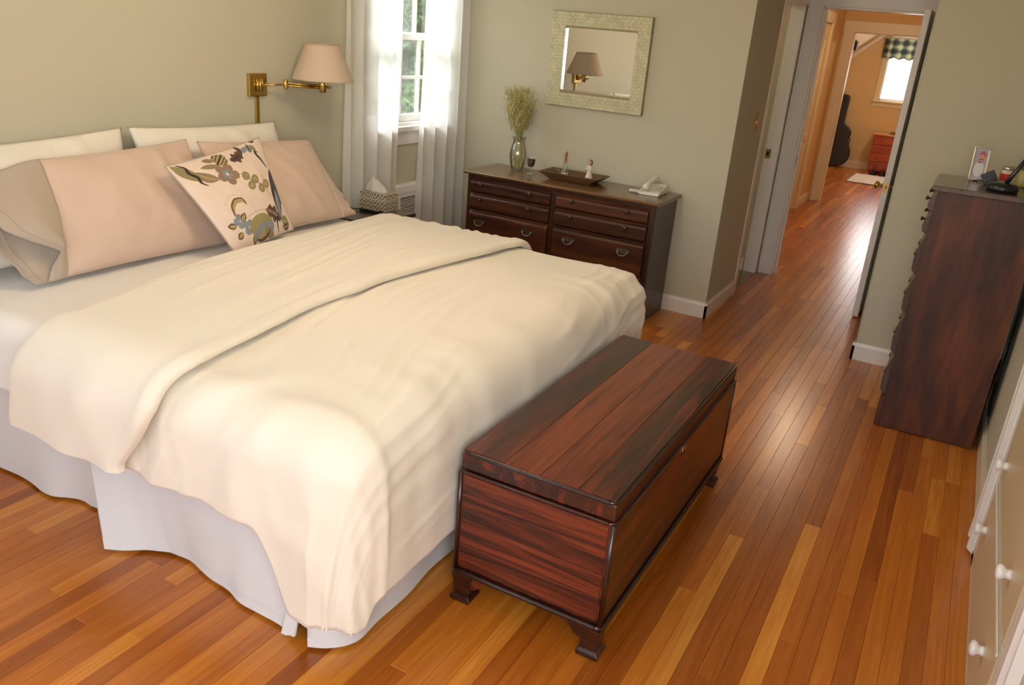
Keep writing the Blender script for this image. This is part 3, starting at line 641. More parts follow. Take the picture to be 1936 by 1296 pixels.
# soft pillowcase hem at its right end
fe = f[-3]; ke = k[-3]; ring = np.concatenate([fe, ke[::-1]], 0); c0 = ring.mean(0)
P = np.stack([c0 + (ring - c0) * (1 - .12 * s) * np.array([1, 1, 1 - .45 * s]) + np.array([.01 * s, .11 * s, -.10 * s]) + .006 * s * np.sin(np.arange(len(ring)) * .5)[:, None] * np.array([1, 0, .3]) for s in np.linspace(0, 1, 10)], 0)
lab(obj('pillowcase_end', MB().grid(P, closed_v=True), MW['pink'], pl, smooth=True, solid=.003, off=0), 'crumpled pillowcase hem')

# flowered cushion: embroidery is a flat print in the cloth colour
CU = [(.915, 2.46, .685), (.825, 2.895, .712), (.615, 2.90, 1.115), (.675, 2.315, 1.045)]
N = 300
ct, f, k, nr = pillow('flowered_cushion', 'square cushion with brown and blue embroidered flowers leaning on the blush pillows', CU, vcol('embroidered_cloth'), None, 'cushion', n=(N, N), thick=.12, seed=20, wr=.003, pinch=.045, power=.6, squash=.5)
me = ct.children[0].data
co = np.zeros(len(me.vertices) * 3); me.vertices.foreach_get('co', co); co = co.reshape(-1, 3) + np.array(ct.location)
base = np.array(lin(234, 212, 194)[:3])
BR, TP, BL, OL, GD, DK = [np.array(lin(*c)[:3]) for c in ((96, 66, 52), (150, 124, 98), (140, 146, 150), (150, 136, 92), (178, 156, 100), (62, 46, 40))]
# front grid colours, painted in cushion (u right, v up) coordinates 0..1
gu, gv = np.meshgrid(np.linspace(0, 1, N), np.linspace(0, 1, N), indexing='ij'); img = np.tile(base, (N, N, 1)); gu = gu * 1.10 - .01
def put(mask, c): img[mask] = c
def ell(cx, cy, rx, ry, ang=0):
    a = math.radians(ang); x = (gu - cx) * math.cos(a) + (gv - cy) * math.sin(a); y = -(gu - cx) * math.sin(a) + (gv - cy) * math.cos(a); return (x / rx) ** 2 + (y / ry) ** 2
def leaf(cx, cy, L, w, ang, c, vein=None, lobes=0, bend=0):
    a = math.radians(ang); x = ((gu - cx) * math.cos(a) + (gv - cy) * math.sin(a)) / L; y = (-(gu - cx) * math.sin(a) + (gv - cy) * math.cos(a)) / w
    y = y - bend * (x - .5) ** 2 * 4 + bend; e = np.clip(np.sin(PI * np.clip(x, 0, 1)), 0, 1) ** .8
    if lobes: e = e * (1 + .28 * np.sin(x * lobes * 2 * PI))
    m = (x > 0) & (x < 1) & (np.abs(y) < e); put(m, c)
    if vein is not None: put(m & (np.abs(y) < .16 * e + .04), vein)
    return m
def curve(pts, w, c, dash=0):
    pts = np.array(pts, float); tt = np.linspace(0, 1, 160)
    n_ = len(pts); q = np.stack([np.interp(tt * (n_ - 1), np.arange(n_), pts[:, i]) for i in (0, 1)], 1)
    for _ in range(150): q[1:-1] = .25 * q[:-2] + .5 * q[1:-1] + .25 * q[2:]
    for i, p in enumerate(q):
        if dash and (i // dash) % 2: continue
        put((gu - p[0]) ** 2 + (gv - p[1]) ** 2 < (w * (1 if dash else .5 + .8 * math.sin(PI * tt[i]))) ** 2, c)
def flower(cx, cy, r, c, inner, n=5, ph=0):
    a = np.arctan2(gv - cy, gu - cx) + ph; d = np.hypot(gu - cx, gv - cy)
    put(d < r * (.62 + .38 * np.abs(np.cos(a * n / 2)) ** .6), c); put(d < r * .5 * (.8 + .2 * np.cos(a * n)), inner); put(d < r * .14, base * .9)
# top flower group
leaf(.22, .88, .20, .030, -8, OL); leaf(.30, .95, .12, .03, -15, TP)
flower(.42, .74, .125, TP, BL, 5, .4)
m = leaf(.40, .86, .17, .075, 35, GD); put(m & (np.abs(((gu - .48) * -.57 + (gv - .92) * .82)) % .028 < .009), DK)
leaf(.56, .86, .20, .055, 18, BR, DK, 3, .3); curve([(.70, .86), (.75, .94), (.735, 1.0)], .022, BR)
leaf(.14, .86, .22, .05, -42, TP, GD, 0, .5)
m = leaf(.02, .99, .27, .055, -62, OL); curve([(.07, .98), (.12, .93), (.09, .87), (.14, .80), (.12, .75), (.16, .70)], .011, DK)
for (x, y) in ((.60, .66), (.70, .60), (.61, .55), (.73, .49), (.83, .52)): put(ell(x, y, .055, .045, 25) < 1, OL); put(ell(x, y, .04, .03, 25) < .5, GD)
curve([(.55, .70), (.66, .58), (.78, .52)], .006, TP)
# top right corner
leaf(.88, .98, .11, .04, -100, BL, DK); leaf(.84, .96, .10, .03, -140, BL); leaf(.90, .96, .09, .03, -60, OL); leaf(.93, .99, .08, .035, 20, BR)
curve([(.95, .86), (.92, .88), (.915, .84), (.95, .76), (.975, .68)], .012, DK)
# right paisley leaf
leaf(.86, .12, .56, .075, 74, DK); leaf(.875, .15, .30, .038, 76, BL); curve([(.82, .62), (.80, .5), (.82, .38)], .006, GD, 3)
leaf(.86, .13, .27, .075, 148, BR, TP, 3, .2); leaf(.87, .13, .16, .06, -20, OL, GD)
curve([(.78, .02), (.77, .10), (.80, .17), (.84, .14), (.82, .11)], .010, DK); leaf(.86, .06, .16, .035, 5, BR, GD, 0, .6)
curve([(.985, .45), (.975, .36), (.99, .28)], .007, BR)
# left blue plume
curve([(.20, .34), (.23, .42), (.30, .47), (.38, .45), (.40, .40)], .022, GD); curve([(.20, .34), (.22, .43), (.30, .49), (.39, .47), (.40, .41)], .007, BR, 4)
for k2 in range(10): put(ell(.17 + .028 * k2, .47 + .06 * math.sin(k2 * .35), .005, .005) < 1, GD)
flower(.22, .27, .075, BL, BL * 1.1, 4, .2); flower(.30, .18, .085, BL, BL * 1.05, 4, .9)
for (x, y, a) in ((.16, .24, 160), (.25, .26, 40), (.20, .16, 200), (.34, .10, 250), (.38, .19, 20)):
    m = leaf(x, y, .10, .032, a, BR); leaf(x, y, .085, .018, a, GD)
# bottom flower
put((ell(.50, .13, .20, .13) < 1) & (gv > .10), OL * 1.05 + GD * .1); put((ell(.52, .085, .19, .075, 8) < 1), BL); put(ell(.50, .06, .13, .04, 12) < 1, GD); put(ell(.60, .05, .09, .05, -30) < 1, OL)
curve([(.36, .04), (.45, .01), (.55, .03), (.62, .08)], .012, BR)
for k2 in range(11): put(ell(.33 + .035 * k2, .27 + .02 * math.sin(k2 * .33), .006, .006) < 1, TP)
w = .92 + .08 * ((np.arange(N)[:, None] + np.arange(N)[None, :]) % 3) / 2; img = img * w[..., None]
ff = f.reshape(-1, 3); ci = img.reshape(-1, 3); cols = np.ones((len(co), 4)); cols[:, :3] = base * .93
# nearest front-grid colour for every vertex: the vertices keep grid order after welding the rim, so look them up by rounded position
key = {tuple(np.round(p, 3)): i for i, p in enumerate(ff)}
for i, p in enumerate(co):
    j = key.get(tuple(np.round(p, 3)))
    if j is not None: cols[i, :3] = ci[j]
at = me.color_attributes.new('print', 'FLOAT_COLOR', 'POINT'); at.data.foreach_set('color', cols.ravel())
rim = np.concatenate([f[:, 0], f[-1, :], f[::-1, -1], f[0, ::-1]], 0)
obj('piping', MB().tube([tuple(p) for p in rim[::4]], .0035, 6), MW['taupe'], ct, smooth=True)
# ------------------------------------------------------------------ blanket chest at the foot of the bed
ch = thing('blanket_chest', 'red-brown wooden blanket chest on short feet at the foot of the bed', 'chest', (2.70, 2.465, 0))
X0, X1, Y0, Y1 = 2.456, 2.944, 1.843, 3.086
body = obj('body', MB().box(X0, X1, Y0, Y1, .125, .462), MW['chest_y'], ch, bevel=.006)
nb = 4
for i in range(nb):
    a = .135 + (.455 - .135) * i / nb; b = .135 + (.455 - .135) * (i + 1) / nb
    obj('end_board', B(X0 + .012, X1 - .012, Y0 - .004, Y0, a + .0006, b - .0006), MW['chest_x'], body, bevel=.001, seg=1)
obj('front_board', B(X1, X1 + .004, Y0 + .015, Y1 - .015, .135, .455), MW['chest_y'], body, bevel=.001, seg=1)
for (x, y) in ((X0, Y0), (X1, Y0), (X1, Y1), (X0, Y1)):
    obj('corner_post', MB().tube([(x, y, .125), (x, y, .462)], .008, 12), MW['chest_dark'], body, smooth=True)
def band(z, r, e):
    mb = MB(); q = [(X0 - e + .03, Y0 - e), (X1 + e - .03, Y0 - e), (X1 + e, Y0 - e + .03), (X1 + e, Y1 + e - .03), (X1 + e - .03, Y1 + e), (X0 - e + .03, Y1 + e), (X0 - e, Y1 + e - .03), (X0 - e, Y0 - e + .03)]
    pts = []
    for i, p in enumerate(q):
        pts.append(p)
    pts = []
    for (cx_, cy_, a0) in ((X1 + e - .022, Y0 - e + .022, -90), (X1 + e - .022, Y1 + e - .022, 0), (X0 - e + .022, Y1 + e - .022, 90), (X0 - e + .022, Y0 - e + .022, 180)):
        for k in range(7): a = math.radians(a0 + 15 * k); pts.append((cx_ + .022 * math.cos(a), cy_ + .022 * math.sin(a), z))
    pts.append(pts[0]); pts.append(pts[1]); return mb.tube(pts, r, 10)
obj('waist_molding', band(.466, .0050, .006), MW['chest_dark'], ch, smooth=True)
obj('base_molding', band(.118, .0085, .007), MW['chest_dark'], ch, smooth=True)
obj('base_plate', B(X0, X1, Y0, Y1, .108, .126), MW['chest_dark'], ch)
lid = obj('lid', B(X0 - .001, X1 + .001, Y0 - .001, Y1 + .001, .470, .524), MW['chest_y'], ch, bevel=.006)
obj('lid_edge', band(.5245, .0070, -.002), MW['chest_dark'], lid, smooth=True)
ws = [.0, .135, .255, .375, .488]
for i in range(4):
    obj('lid_board', B(X0 + .004 + (X1 - X0 - .008) * ws[i] / .488 + .0004, X0 + .004 + (X1 - X0 - .008) * ws[i + 1] / .488 - .0004, Y0 + .004, Y1 - .004, .522, .5345), MW['chest_y'], lid, bevel=.001, seg=1)
esc = obj('lock_plate', MB().prism([(2.425, .455), (2.455, .455), (2.460, .437), (2.452, .420), (2.44, .410), (2.428, .420), (2.420, .437)], X1 + .004, X1 + .008, 'x'), MW['brass2'], ch, bevel=.001)
obj('keyhole', MB().lathe([(.004, 0), (.004, .002)], (X1 + .0075, 2.44, .432), 10, 'x').box(X1 + .0075, X1 + .0095, 2.438, 2.442, .420, .432), MW['dark'], esc)
for sx, x in ((-1, X0), (1, X1)):
    for sy, y in ((-1, Y0), (1, Y1)):
        # bracket foot: ankle, flared pad, two scrolled brackets
        cxx, cyy = x - sx * .026, y - sy * .026
        fm = MB()
        for (z0, z1, a0, a1) in ((.108, .060, .034, .028), (.060, .030, .028, .026), (.030, .018, .026, .036), (.018, .004, .036, .033)):
            fm.add([(cxx + i * a0, cyy + j * a0, z0) for i, j in ((-1, -1), (1, -1), (1, 1), (-1, 1))] + [(cxx + i * a1, cyy + j * a1, z1) for i, j in ((-1, -1), (1, -1), (1, 1), (-1, 1))],
                   [(0, 1, 2, 3), (7, 6, 5, 4), (0, 4, 5, 1), (1, 5, 6, 2), (2, 6, 7, 3), (3, 7, 4, 0)])
        ft = obj('foot', fm, MW['chest_dark'], ch, bevel=.003)
        br = [(0, .108), (.115, .108), (.100, .098), (.078, .094), (.060, .080), (.045, .062), (.034, .058), (0, .058)]
        obj('bracket', MB().prism([(x - sx * (.03 + a), b) for a, b in br], y - sy * .004, y - sy * .022, 'y'), MW['chest_y'], ft)
        obj('bracket', MB().prism([(y - sy * (.03 + a), b) for a, b in br], x - sx * .004, x - sx * .022, 'x'), MW['chest_y'], ft)
        obj('felt_pad', MB().lathe([(.022, 0), (.022, .005)], (cxx, cyy, 0), 14), MW['white'], ft)

# ------------------------------------------------------------------ long dresser under the mirror
dr = thing('dresser', 'long low dark wood dresser with double drawers under the pearl-framed mirror', 'dresser', (1.32, 4.94, 0))
obj('carcass', MB().box(.660, .684, 4.735, 5.145, .0, .755).box(1.952, 1.976, 4.735, 5.145, 0, .755).box(.684, 1.952, 5.12, 5.145, .05, .755).box(.684, 1.952, 4.75, 5.12, .05, .075), MW['dres_z'], dr, bevel=.003)
obj('face_frame', MB().box(.684, 1.952, 4.728, 4.75, .735, .755).box(.684, 1.952, 4.728, 4.75, .0, .085).box(1.285, 1.325, 4.726, 4.75, .085, .735).box(.660, .690, 4.726, 4.75, 0, .755).box(1.946, 1.976, 4.726, 4.75, 0, .755), MW['dres_z'], dr, bevel=.002)
obj('top', MB().prism([(4.700, .779), (4.694, .772), (4.698, .762), (4.712, .757), (4.725, .754), (5.150, .754), (5.150, .779)], .638, 1.998, 'x'), MW['dres_top'], dr, bevel=.003)
def knob(par, x, y, z, m=None):
    return obj('knob', MB().lathe([(.006, 0), (.006, -.010), (.013, -.014), (.015, -.020), (.012, -.026), (.001, -.028)], (x, y, z), 14, 'y'), m or MW['dres_z'], par, smooth=True)
def bail(par, x, y, z):
    pl_ = [(-.046, .004), (-.038, .016), (-.024, .012), (-.012, .020), (0, .014), (.012, .020), (.024, .012), (.038, .016), (.046, .004), (.034, -.010), (.020, -.006), (0, -.016), (-.020, -.006), (-.034, -.010)]
    o = obj('pull', MB().prism([(x + a, z + b) for a, b in pl_], y - .0025, y, 'y'), MW['pewter'], par)
    pts = [(x + .032 * math.cos(a), y - .010 - .010 * math.sin(-a), z + .002 + .026 * math.sin(a)) for a in np.linspace(PI, 2 * PI, 13)]
    obj('bail', MB().tube([(x - .032, y, z + .002)] + pts + [(x + .032, y, z + .002)], .0035, 8), MW['pewter'], o, smooth=True)
    return o
for ci_, (xa, xb, k0, k1) in enumerate(((.692, 1.283, .780, 1.145), (1.327, 1.944, 1.443, 1.815))):
    for (za, zb, kind, kz) in ((.645, .737, 'k', .702), (.532, .641, 'k', .602), (.310, .528, 'b', .452), (.090, .306, 'b', .215)):
        prof = [(4.74, zb), (4.730, zb - .002), (4.722, zb - .012), (4.708, zb - .022), (4.704, zb - .034), (4.704, za + .016), (4.710, za + .006), (4.722, za), (4.74, za)]
        d = obj('drawer', MB().prism(prof, xa, xb, 'x'), MW['dres_x'], dr, bevel=.002)
        for kx in (k0, k1): (knob(d, kx, 4.704, kz) if kind == 'k' else bail(d, kx, 4.704, kz))

# ------------------------------------------------------------------ tall chest of drawers at the right wall
tc_ = thing('tall_chest', 'tall narrow dark wood chest of drawers against the right wall, seen from its side', 'chest of drawers', (3.66, 4.37, 0))
obj('side_panel', B(3.455, 3.875, 4.140, 4.160, .004, 1.163), MW['tall_z'], tc_, bevel=.002)
obj('side_panel', B(3.455, 3.875, 4.585, 4.605, .004, 1.163), MW['tall_z'], tc_, bevel=.002)
obj('back_panel', MB().box(3.862, 3.872, 4.16, 4.585, .03, 1.16), MW['chest_dark'], tc_)
obj('base', MB().box(3.440, 3.465, 4.138, 4.607, 0, .155).box(3.465, 3.872, 4.15, 4.595, .0, .03), MW['tall_z'], tc_, bevel=.004)
obj('top', MB().prism([(3.428, 1.181), (3.424, 1.174), (3.430, 1.166), (3.448, 1.162), (3.882, 1.162), (3.882, 1.186), (3.434, 1.186)], 4.122, 4.622, 'y'), MW['tall_top'], tc_, bevel=.003)
for (za, zb, kind) in ((1.066, 1.150, 'k'), (.965, 1.060, 'k'), (.772, .958, 'b'), (.580, .766, 'b'), (.376, .574, 'b'), (.165, .370, 'b')):
    hgt = zb - za
    prof = [(3.47, zb), (3.456, zb), (3.451, zb - hgt * .06), (3.431, zb - hgt * .42), (3.427, zb - hgt * .62), (3.430, za + hgt * .1), (3.447, za), (3.47, za)]
    d = obj('drawer', MB().prism(prof, 4.150, 4.595, 'y'), MW['dres_z'], tc_, bevel=.002)
    zc = (za + zb) / 2
    for y in (4.24, 4.505):
        if kind == 'k': obj('knob', MB().lathe([(.004, 0), (.004, -.008), (.009, -.011), (.010, -.016), (.007, -.020), (.001, -.021)], (3.431, y, zc + .004), 12, 'x'), MW['chest_dark'], d, smooth=True)
        else:
            o = obj('pull', MB().prism([(y - .04, zc), (y - .03, zc + .014), (y, zc + .010), (y + .03, zc + .014), (y + .04, zc), (y, zc - .012)], 3.431, 3.434, 'x'), MW['brass2'], d)
            obj('bail', MB().tube([(3.433, y - .03, zc)] + [(3.424, y + .03 * math.cos(a), zc + .02 * math.sin(a)) for a in np.linspace(PI, 2 * PI, 9)] + [(3.433, y + .03, zc)], .003, 6), MW['brass2'], o, smooth=True)

# ------------------------------------------------------------------ nightstand, tissue box
ns = thing('nightstand', 'dark wood nightstand half hidden behind the bed, carrying the tissue box', 'nightstand', (.52, 3.85, 0))
obj('top', B(.408, .715, 3.63, 4.06, .575, .60), MW['tall_top'], ns, bevel=.006)
obj('body', MB().box(.42, .695, 3.65, 3.67, .18, .575).box(.42, .695, 4.02, 4.04, .18, .575).box(.42, .44, 3.67, 4.02, .18, .575).box(.44, .695, 3.67, 4.02, .18, .20), MW['dres_z'], ns, bevel=.003)
d = obj('drawer', B(.68, .703, 3.675, 4.015, .40, .565), MW['dres_x'], ns, bevel=.004)
obj('knob', MB().lathe([(.006, 0), (.006, .01), (.014, .014), (.012, .024), (.001, .026)], (.703, 3.845, .48), 12, 'x'), MW['brass2'], d, smooth=True)
for x in (.435, .68):
    for y in (3.665, 4.025): obj('leg', MB().lathe([(.012, 0), (.016, .09), (.02, .18)], (x, y, 0), 10), MW['dres_z'], ns, smooth=True)
tb = thing('tissue_box', 'patterned tissue box on the nightstand with a white tissue pulled up', 'tissue box', (.49, 3.965, .601))
def chevron():
    m, n, l, p = mat('chevron_print'); p.inputs['Roughness'].default_value = .6
    tc = n.new('ShaderNodeTexCoord'); sp_ = n.new('ShaderNodeSeparateXYZ'); l.new(tc.outputs['Object'], sp_.inputs[0])
    def op(o, a, b=None):
        q = n.new('ShaderNodeMath'); q.operation = o
        for i, v in enumerate((a, b)):
            if v is None: continue
            if isinstance(v, (int, float)): q.inputs[i].default_value = v
            else: l.new(v, q.inputs[i])
        return q.outputs[0]
    h = op('ADD', sp_.outputs[0], sp_.outputs[1]); zig = op('PINGPONG', h, .026)
    sgn = op('MULTIPLY', zig, 1.3); v = op('ADD', sp_.outputs[2], sgn); st = op('PINGPONG', v, .0125); band_ = op('LESS_THAN', st, .0048)
    blk = op('PINGPONG', sp_.outputs[2], .034); gap = op('GREATER_THAN', blk, .003); k = op('MULTIPLY', band_, gap)
    mx = n.new('ShaderNodeMix'); mx.data_type = 'RGBA'; l.new(k, mx.inputs[0]); mx.inputs[6].default_value = lin(208, 196, 172); mx.inputs[7].default_value = lin(92, 78, 60)
    l.new(mx.outputs[2], p.inputs['Base Color']); return m
obj('carton', B(.405, .595, 3.912, 4.030, .601, .702), chevron(), tb, bevel=.002)
obj('opening', MB().lathe([(.001, .7025), (.05, .7025), (.05, .7032), (.001, .7032)], (.49, 3.965, 0), 20, sx=1.2, sy=.5), MW['white'], tb)
tt = np.linspace(0, 1, 26); aa = np.linspace(0, 2 * PI, 36, endpoint=False); P = np.zeros((26, 36, 3))
for i, s in enumerate(tt):
    r = .030 + .022 * s * (1 - s) * 4 * .5 + .020 * (s > .0) * (1 - s) ; r *= (1 - .55 * s)
    P[i, :, 0] = .485 + r * 1.3 * np.cos(aa) * (1 + .3 * np.sin(aa * 4 + 3 * s)) - .012 * s; P[i, :, 1] = 3.965 + r * .45 * np.sin(aa) * (1 + .35 * np.sin(aa * 3 + 1)); P[i, :, 2] = .702 + .075 * s + .012 * s * np.sin(aa * 3)
obj('tissue', MB().grid(P, closed_v=True), MW['tissue'], tb, smooth=True)
rc = thing('remote_control', 'small black remote with a cable on the nightstand beside the tissue box', 'remote control', (.50, 3.86, .601))
obj('case', B(.455, .60, 3.842, 3.885, .601, .617), MW['black'], rc, bevel=.004)
obj('button_row', MB().box(.47, .50, 3.852, 3.875, .617, .619).box(.51, .54, 3.852, 3.875, .617, .619).box(.55, .58, 3.852, 3.875, .617, .619), plain('grey_rubber', lin(150, 146, 140), .6), rc)
obj('cable', MB().tube([(.455, 3.86, .608), (.43, 3.82, .612), (.415, 3.76, .625), (.405, 3.72, .64), (.395, 3.70, .62)], .003, 6), MW['black'], rc, smooth=True)

# ------------------------------------------------------------------ wall lamp
wl = thing('wall_lamp', 'brass swing-arm wall lamp with pleated linen shade above the pillows', 'lamp', (XW, 3.22, 1.315))
LX, LY = .487, 3.49
bp_ = obj('backplate', MB().box(XW, XW + .022, 3.158, 3.280, 1.258, 1.370), MW['brass'], wl, bevel=.004)
obj('plate_ridges', MB().tube([(XW + .030, 3.205, 1.285), (XW + .030, 3.205, 1.343)], .008, 10).tube([(XW + .033, 3.219, 1.283), (XW + .033, 3.219, 1.345)], .009, 10).tube([(XW + .030, 3.234, 1.285), (XW + .030, 3.234, 1.343)], .008, 10), MW['brass'], bp_, smooth=True)
obj('cord_cover', MB().box(XW, XW + .014, 3.206, 3.232, .60, 1.258), MW['brass'], wl, bevel=.004)
J0 = (XW + .045, 3.245, 1.314); J1 = (.455, 3.335, 1.318); J2 = (LX, LY, 1.335)
J1 = (.385, 3.325, 1.322)
obj('arm', MB().tube([(XW + .03, 3.222, 1.314), J1], .0055, 10), MW['brass'], wl, smooth=True)
obj('arm', MB().tube([(J1[0], J1[1], 1.330), (LX, LY, 1.322)], .006, 10).tube([(J1[0], J1[1], 1.318), (LX, LY, 1.310)], .006, 10), MW['brass'], wl, smooth=True)
obj('joint', MB().lathe([(.010, 1.300), (.012, 1.303), (.012, 1.343), (.010, 1.346)], (J1[0], J1[1], 0), 16), MW['brass'], wl, smooth=True)
obj('socket_body', MB().lathe([(.012, 1.288), (.018, 1.290), (.019, 1.345), (.016, 1.350), (.016, 1.42), (.012, 1.425)], (LX, LY, 0), 18), MW['brass'], wl, smooth=True)
obj('switch', MB().tube([(LX + .018, LY + .006, 1.318), (LX + .045, LY + .014, 1.318)], .006, 8), MW['brass2'], wl, smooth=True)
obj('bulb', MB().lathe([(.012, 1.42), (.016, 1.435), (.026, 1.465), (.026, 1.485), (.014, 1.505), (.001, 1.51)], (LX, LY, 0), 18), plain('frosted_bulb', (.85, .84, .8, 1), .4), wl, smooth=True)
n = 96; P = np.zeros((14, n, 3)); an = np.linspace(0, 2 * PI, n, endpoint=False)
for i, s in enumerate(np.linspace(0, 1, 14)):
    r = .158 + (.086 - .158) * s + .001 * np.cos(an * 48); P[i, :, 0] = LX + r * np.cos(an); P[i, :, 1] = LY + r * np.sin(an); P[i, :, 2] = 1.352 + .178 * s
shd = obj('shade', MB().grid(P, closed_v=True), MW['shade'], wl, smooth=True, solid=.002, off=-1)
for (r, z) in ((.1585, 1.354), (.0865, 1.528)):
    obj('shade_trim', MB().tube([(LX + r * math.cos(a), LY + r * math.sin(a), z) for a in np.linspace(0, 2 * PI, 65)], .0025, 6, False), MW['shade'], shd, smooth=True)
obj('shade_spider', MB().tube([(LX - .085, LY, 1.525), (LX + .085, LY, 1.525)], .0015, 6).tube([(LX, LY - .085, 1.525), (LX, LY + .085, 1.525)], .0015, 6).tube([(LX, LY, 1.42), (LX, LY, 1.525)], .002, 6), MW['brass2'], shd)

# ------------------------------------------------------------------ wall mirror
mr = thing('wall_mirror', 'rectangular wall mirror in a wide pearly tiled frame above the dresser', 'mirror', (1.316, YM - .005, 1.225))
mx0, mx1, mz0, mz1 = .972, 1.660, 1.224, 1.810; ix0, ix1, iz0, iz1 = 1.075, 1.570, 1.325, 1.713; yf = YM - .034
obj('frame', MB().box(mx0, mx1, yf + .004, YM - .002, mz0, iz0).box(mx0, mx1, yf + .004, YM - .002, iz1, mz1).box(mx0, ix0, yf + .004, YM - .002, iz0, iz1).box(ix1, mx1, yf + .004, YM - .002, iz0, iz1), plain('frame_wood', lin(150, 138, 100), .5), mr, bevel=.003)
pearl = plain('mother_of_pearl', lin(206, 200, 166), .30, .15, var=.14, vscale=22, coat=.4)
tile = MB(); ts_ = .0205
rr = np.random.default_rng(4)
nx = int((mx1 - mx0 - .006) / (ts_ * 1.7)); nz = int((mz1 - mz0 - .006) / ts_)
tw = (mx1 - mx0 - .006) / nx; th = (mz1 - mz0 - .006) / nz
for j in range(nz):
    for i in range(-1, nx + 1):
        a = max(mx0 + .003, mx0 + .003 + tw * (i + .5 * (j % 2))); b = min(mx1 - .003, mx0 + .003 + tw * (i + 1 + .5 * (j % 2))); c = mz0 + .003 + th * j; d_ = c + th
        if b - a < .006: continue
        for (p0, p1, q0, q1) in (((a, b, c, d_),) if (d_ <= iz0 or c >= iz1) else ((a, min(b, ix0), c, d_), (max(a, ix1), b, c, d_))):
            if p1 - p0 < .004: continue
            tile.box(p0 + .0005, p1 - .0005, yf - rr.uniform(0, .0016), yf + .004, q0 + .0005, q1 - .0005)
o = obj('frame_tiles', tile, pearl, mr); o['kind'] = 'stuff'
obj('mirror_glass', B(ix0 - .004, ix1 + .004, YM - .014, YM - .010, iz0 - .004, iz1 + .004), MW['mirror'], mr)
obj('inner_lip', MB().box(ix0 - .001, ix1 + .001, YM - .018, yf + .003, iz0 - .001, iz0 + .005).box(ix0 - .001, ix1 + .001, YM - .018, yf + .003, iz1 - .005, iz1 + .001).box(ix0 - .001, ix0 + .005, YM - .018, yf + .003, iz0, iz1).box(ix1 - .005, ix1 + .001, YM - .018, yf + .003, iz0, iz1), MW['silver'], mr)

# ------------------------------------------------------------------ things on the dresser
ZT = .7795
vs_ = thing('glass_vase', 'clear green-tinted glass vase at the left end of the dresser', 'vase', (.865, 5.02, ZT))
vp = [(.036, ZT + .001), (.040, ZT + .01), (.050, ZT + .05), (.055, ZT + .09), (.052, ZT + .13), (.042, ZT + .165), (.036, ZT + .185), (.038, ZT + .205), (.046, ZT + .220)]
obj('vase_wall', MB().lathe(vp, (.865, 5.02, 0), 28, cap=False), MW['amber'], vs_, smooth=True, solid=.003, off=-1)
obj('vase_base', MB().lathe([(.001, ZT), (.036, ZT), (.036, ZT + .012), (.001, ZT + .012)], (.865, 5.02, 0), 24), MW['amber'], vs_, smooth=True)
dg = thing('dried_grass', 'bunch of dried straw-coloured grasses standing in the glass vase', 'dried grass', (.865, 5.02, ZT + .014))
rg = np.random.default_rng(12); straw = plain('straw', lin(204, 188, 124), .85, var=.25, vscale=30); straw2 = plain('straw_green', lin(178, 168, 108), .85, var=.25, vscale=30)
st = MB(); hd = [MB(), MB()]
for k in range(85):
    a = rg.uniform(0, 2 * PI); r1 = abs(rg.normal(0, .065)) + .01; h = rg.uniform(.36, .55)
    p0 = Vector((.865 + .02 * math.cos(a + 2), 5.02 + .02 * math.sin(a + 2), ZT + .016)); pm = Vector((.865 + .012 * math.cos(a), 5.02 + .012 * math.sin(a), ZT + .20))
    p1 = Vector((.865 + min(r1, .125) * math.cos(a) - .012, min(5.02 + min(r1, .125) * math.sin(a), 5.14), ZT + h))
    st.tube([p0, pm, pm + (p1 - pm) * .5 + Vector((0, 0, .012)), p1], .0011, 4)
    for q in range(64):
        s = rg.uniform(.30, 1.0) ** .8; c = pm + (p1 - pm) * s + Vector((rg.normal(0, .014), rg.normal(0, .014), rg.normal(0, .010)))
        c.y = min(c.y, 5.15); dd = Vector((rg.normal(0, .5), rg.normal(0, .5), 1)).normalized() * rg.uniform(.006, .016); ee = Vector(rg.normal(0, 1, 3)).cross(dd).normalized() * rg.uniform(.0014, .0034)
        hd[k % 2].add([c - dd, c + ee, c + dd, c - ee], [(0, 1, 2, 3)])
obj('stems', st, straw2, dg)['kind'] = 'stuff'; obj('seed_heads', hd[0], straw, dg)['kind'] = 'stuff'; obj('seed_heads', hd[1], straw2, dg)['kind'] = 'stuff'
gl = thing('candle_glass', 'small stemmed glass holding a dark purple candle, right of the vase', 'candle holder', (1.0, 4.96, ZT))
gx, gy = 1.0, 4.96
obj('stem_glass', MB().lathe([(.001, ZT), (.028, ZT), (.028, ZT + .003), (.006, ZT + .008), (.004, ZT + .03), (.006, ZT + .042), (.020, ZT + .050), (.026, ZT + .07), (.030, ZT + .105)], (gx, gy, 0), 24, cap=False), MW['clear'], gl, smooth=True)
obj('candle', MB().lathe([(.001, ZT + .049), (.017, ZT + .05), (.023, ZT + .07), (.027, ZT + .097), (.001, ZT + .096)], (gx, gy, 0), 20), plain('purple_wax', lin(72, 50, 54), .5), gl, smooth=True)
obj('wick', MB().tube([(gx, gy, ZT + .096), (gx + .002, gy, ZT + .106)], .0012, 5), MW['black'], gl)
ty = thing('wooden_tray', 'shallow wooden tray with flared rim in the middle of the dresser', 'tray', (1.32, 5.0, ZT))
def frus(x0, x1, y0, y1, z0, X0_, X1_, Y0_, Y1_, z1): return [(x0, y0, z0), (x1, y0, z0), (x1, y1, z0), (x0, y1, z0), (X0_, Y0_, z1), (X1_, Y0_, z1), (X1_, Y1_, z1), (X0_, Y1_, z1)]
tw_ = wood('tray_wood', [(.3, lin(84, 58, 34)), (.55, lin(122, 90, 54)), (.75, lin(148, 114, 72))], 0, 2, 30, .45, .1)
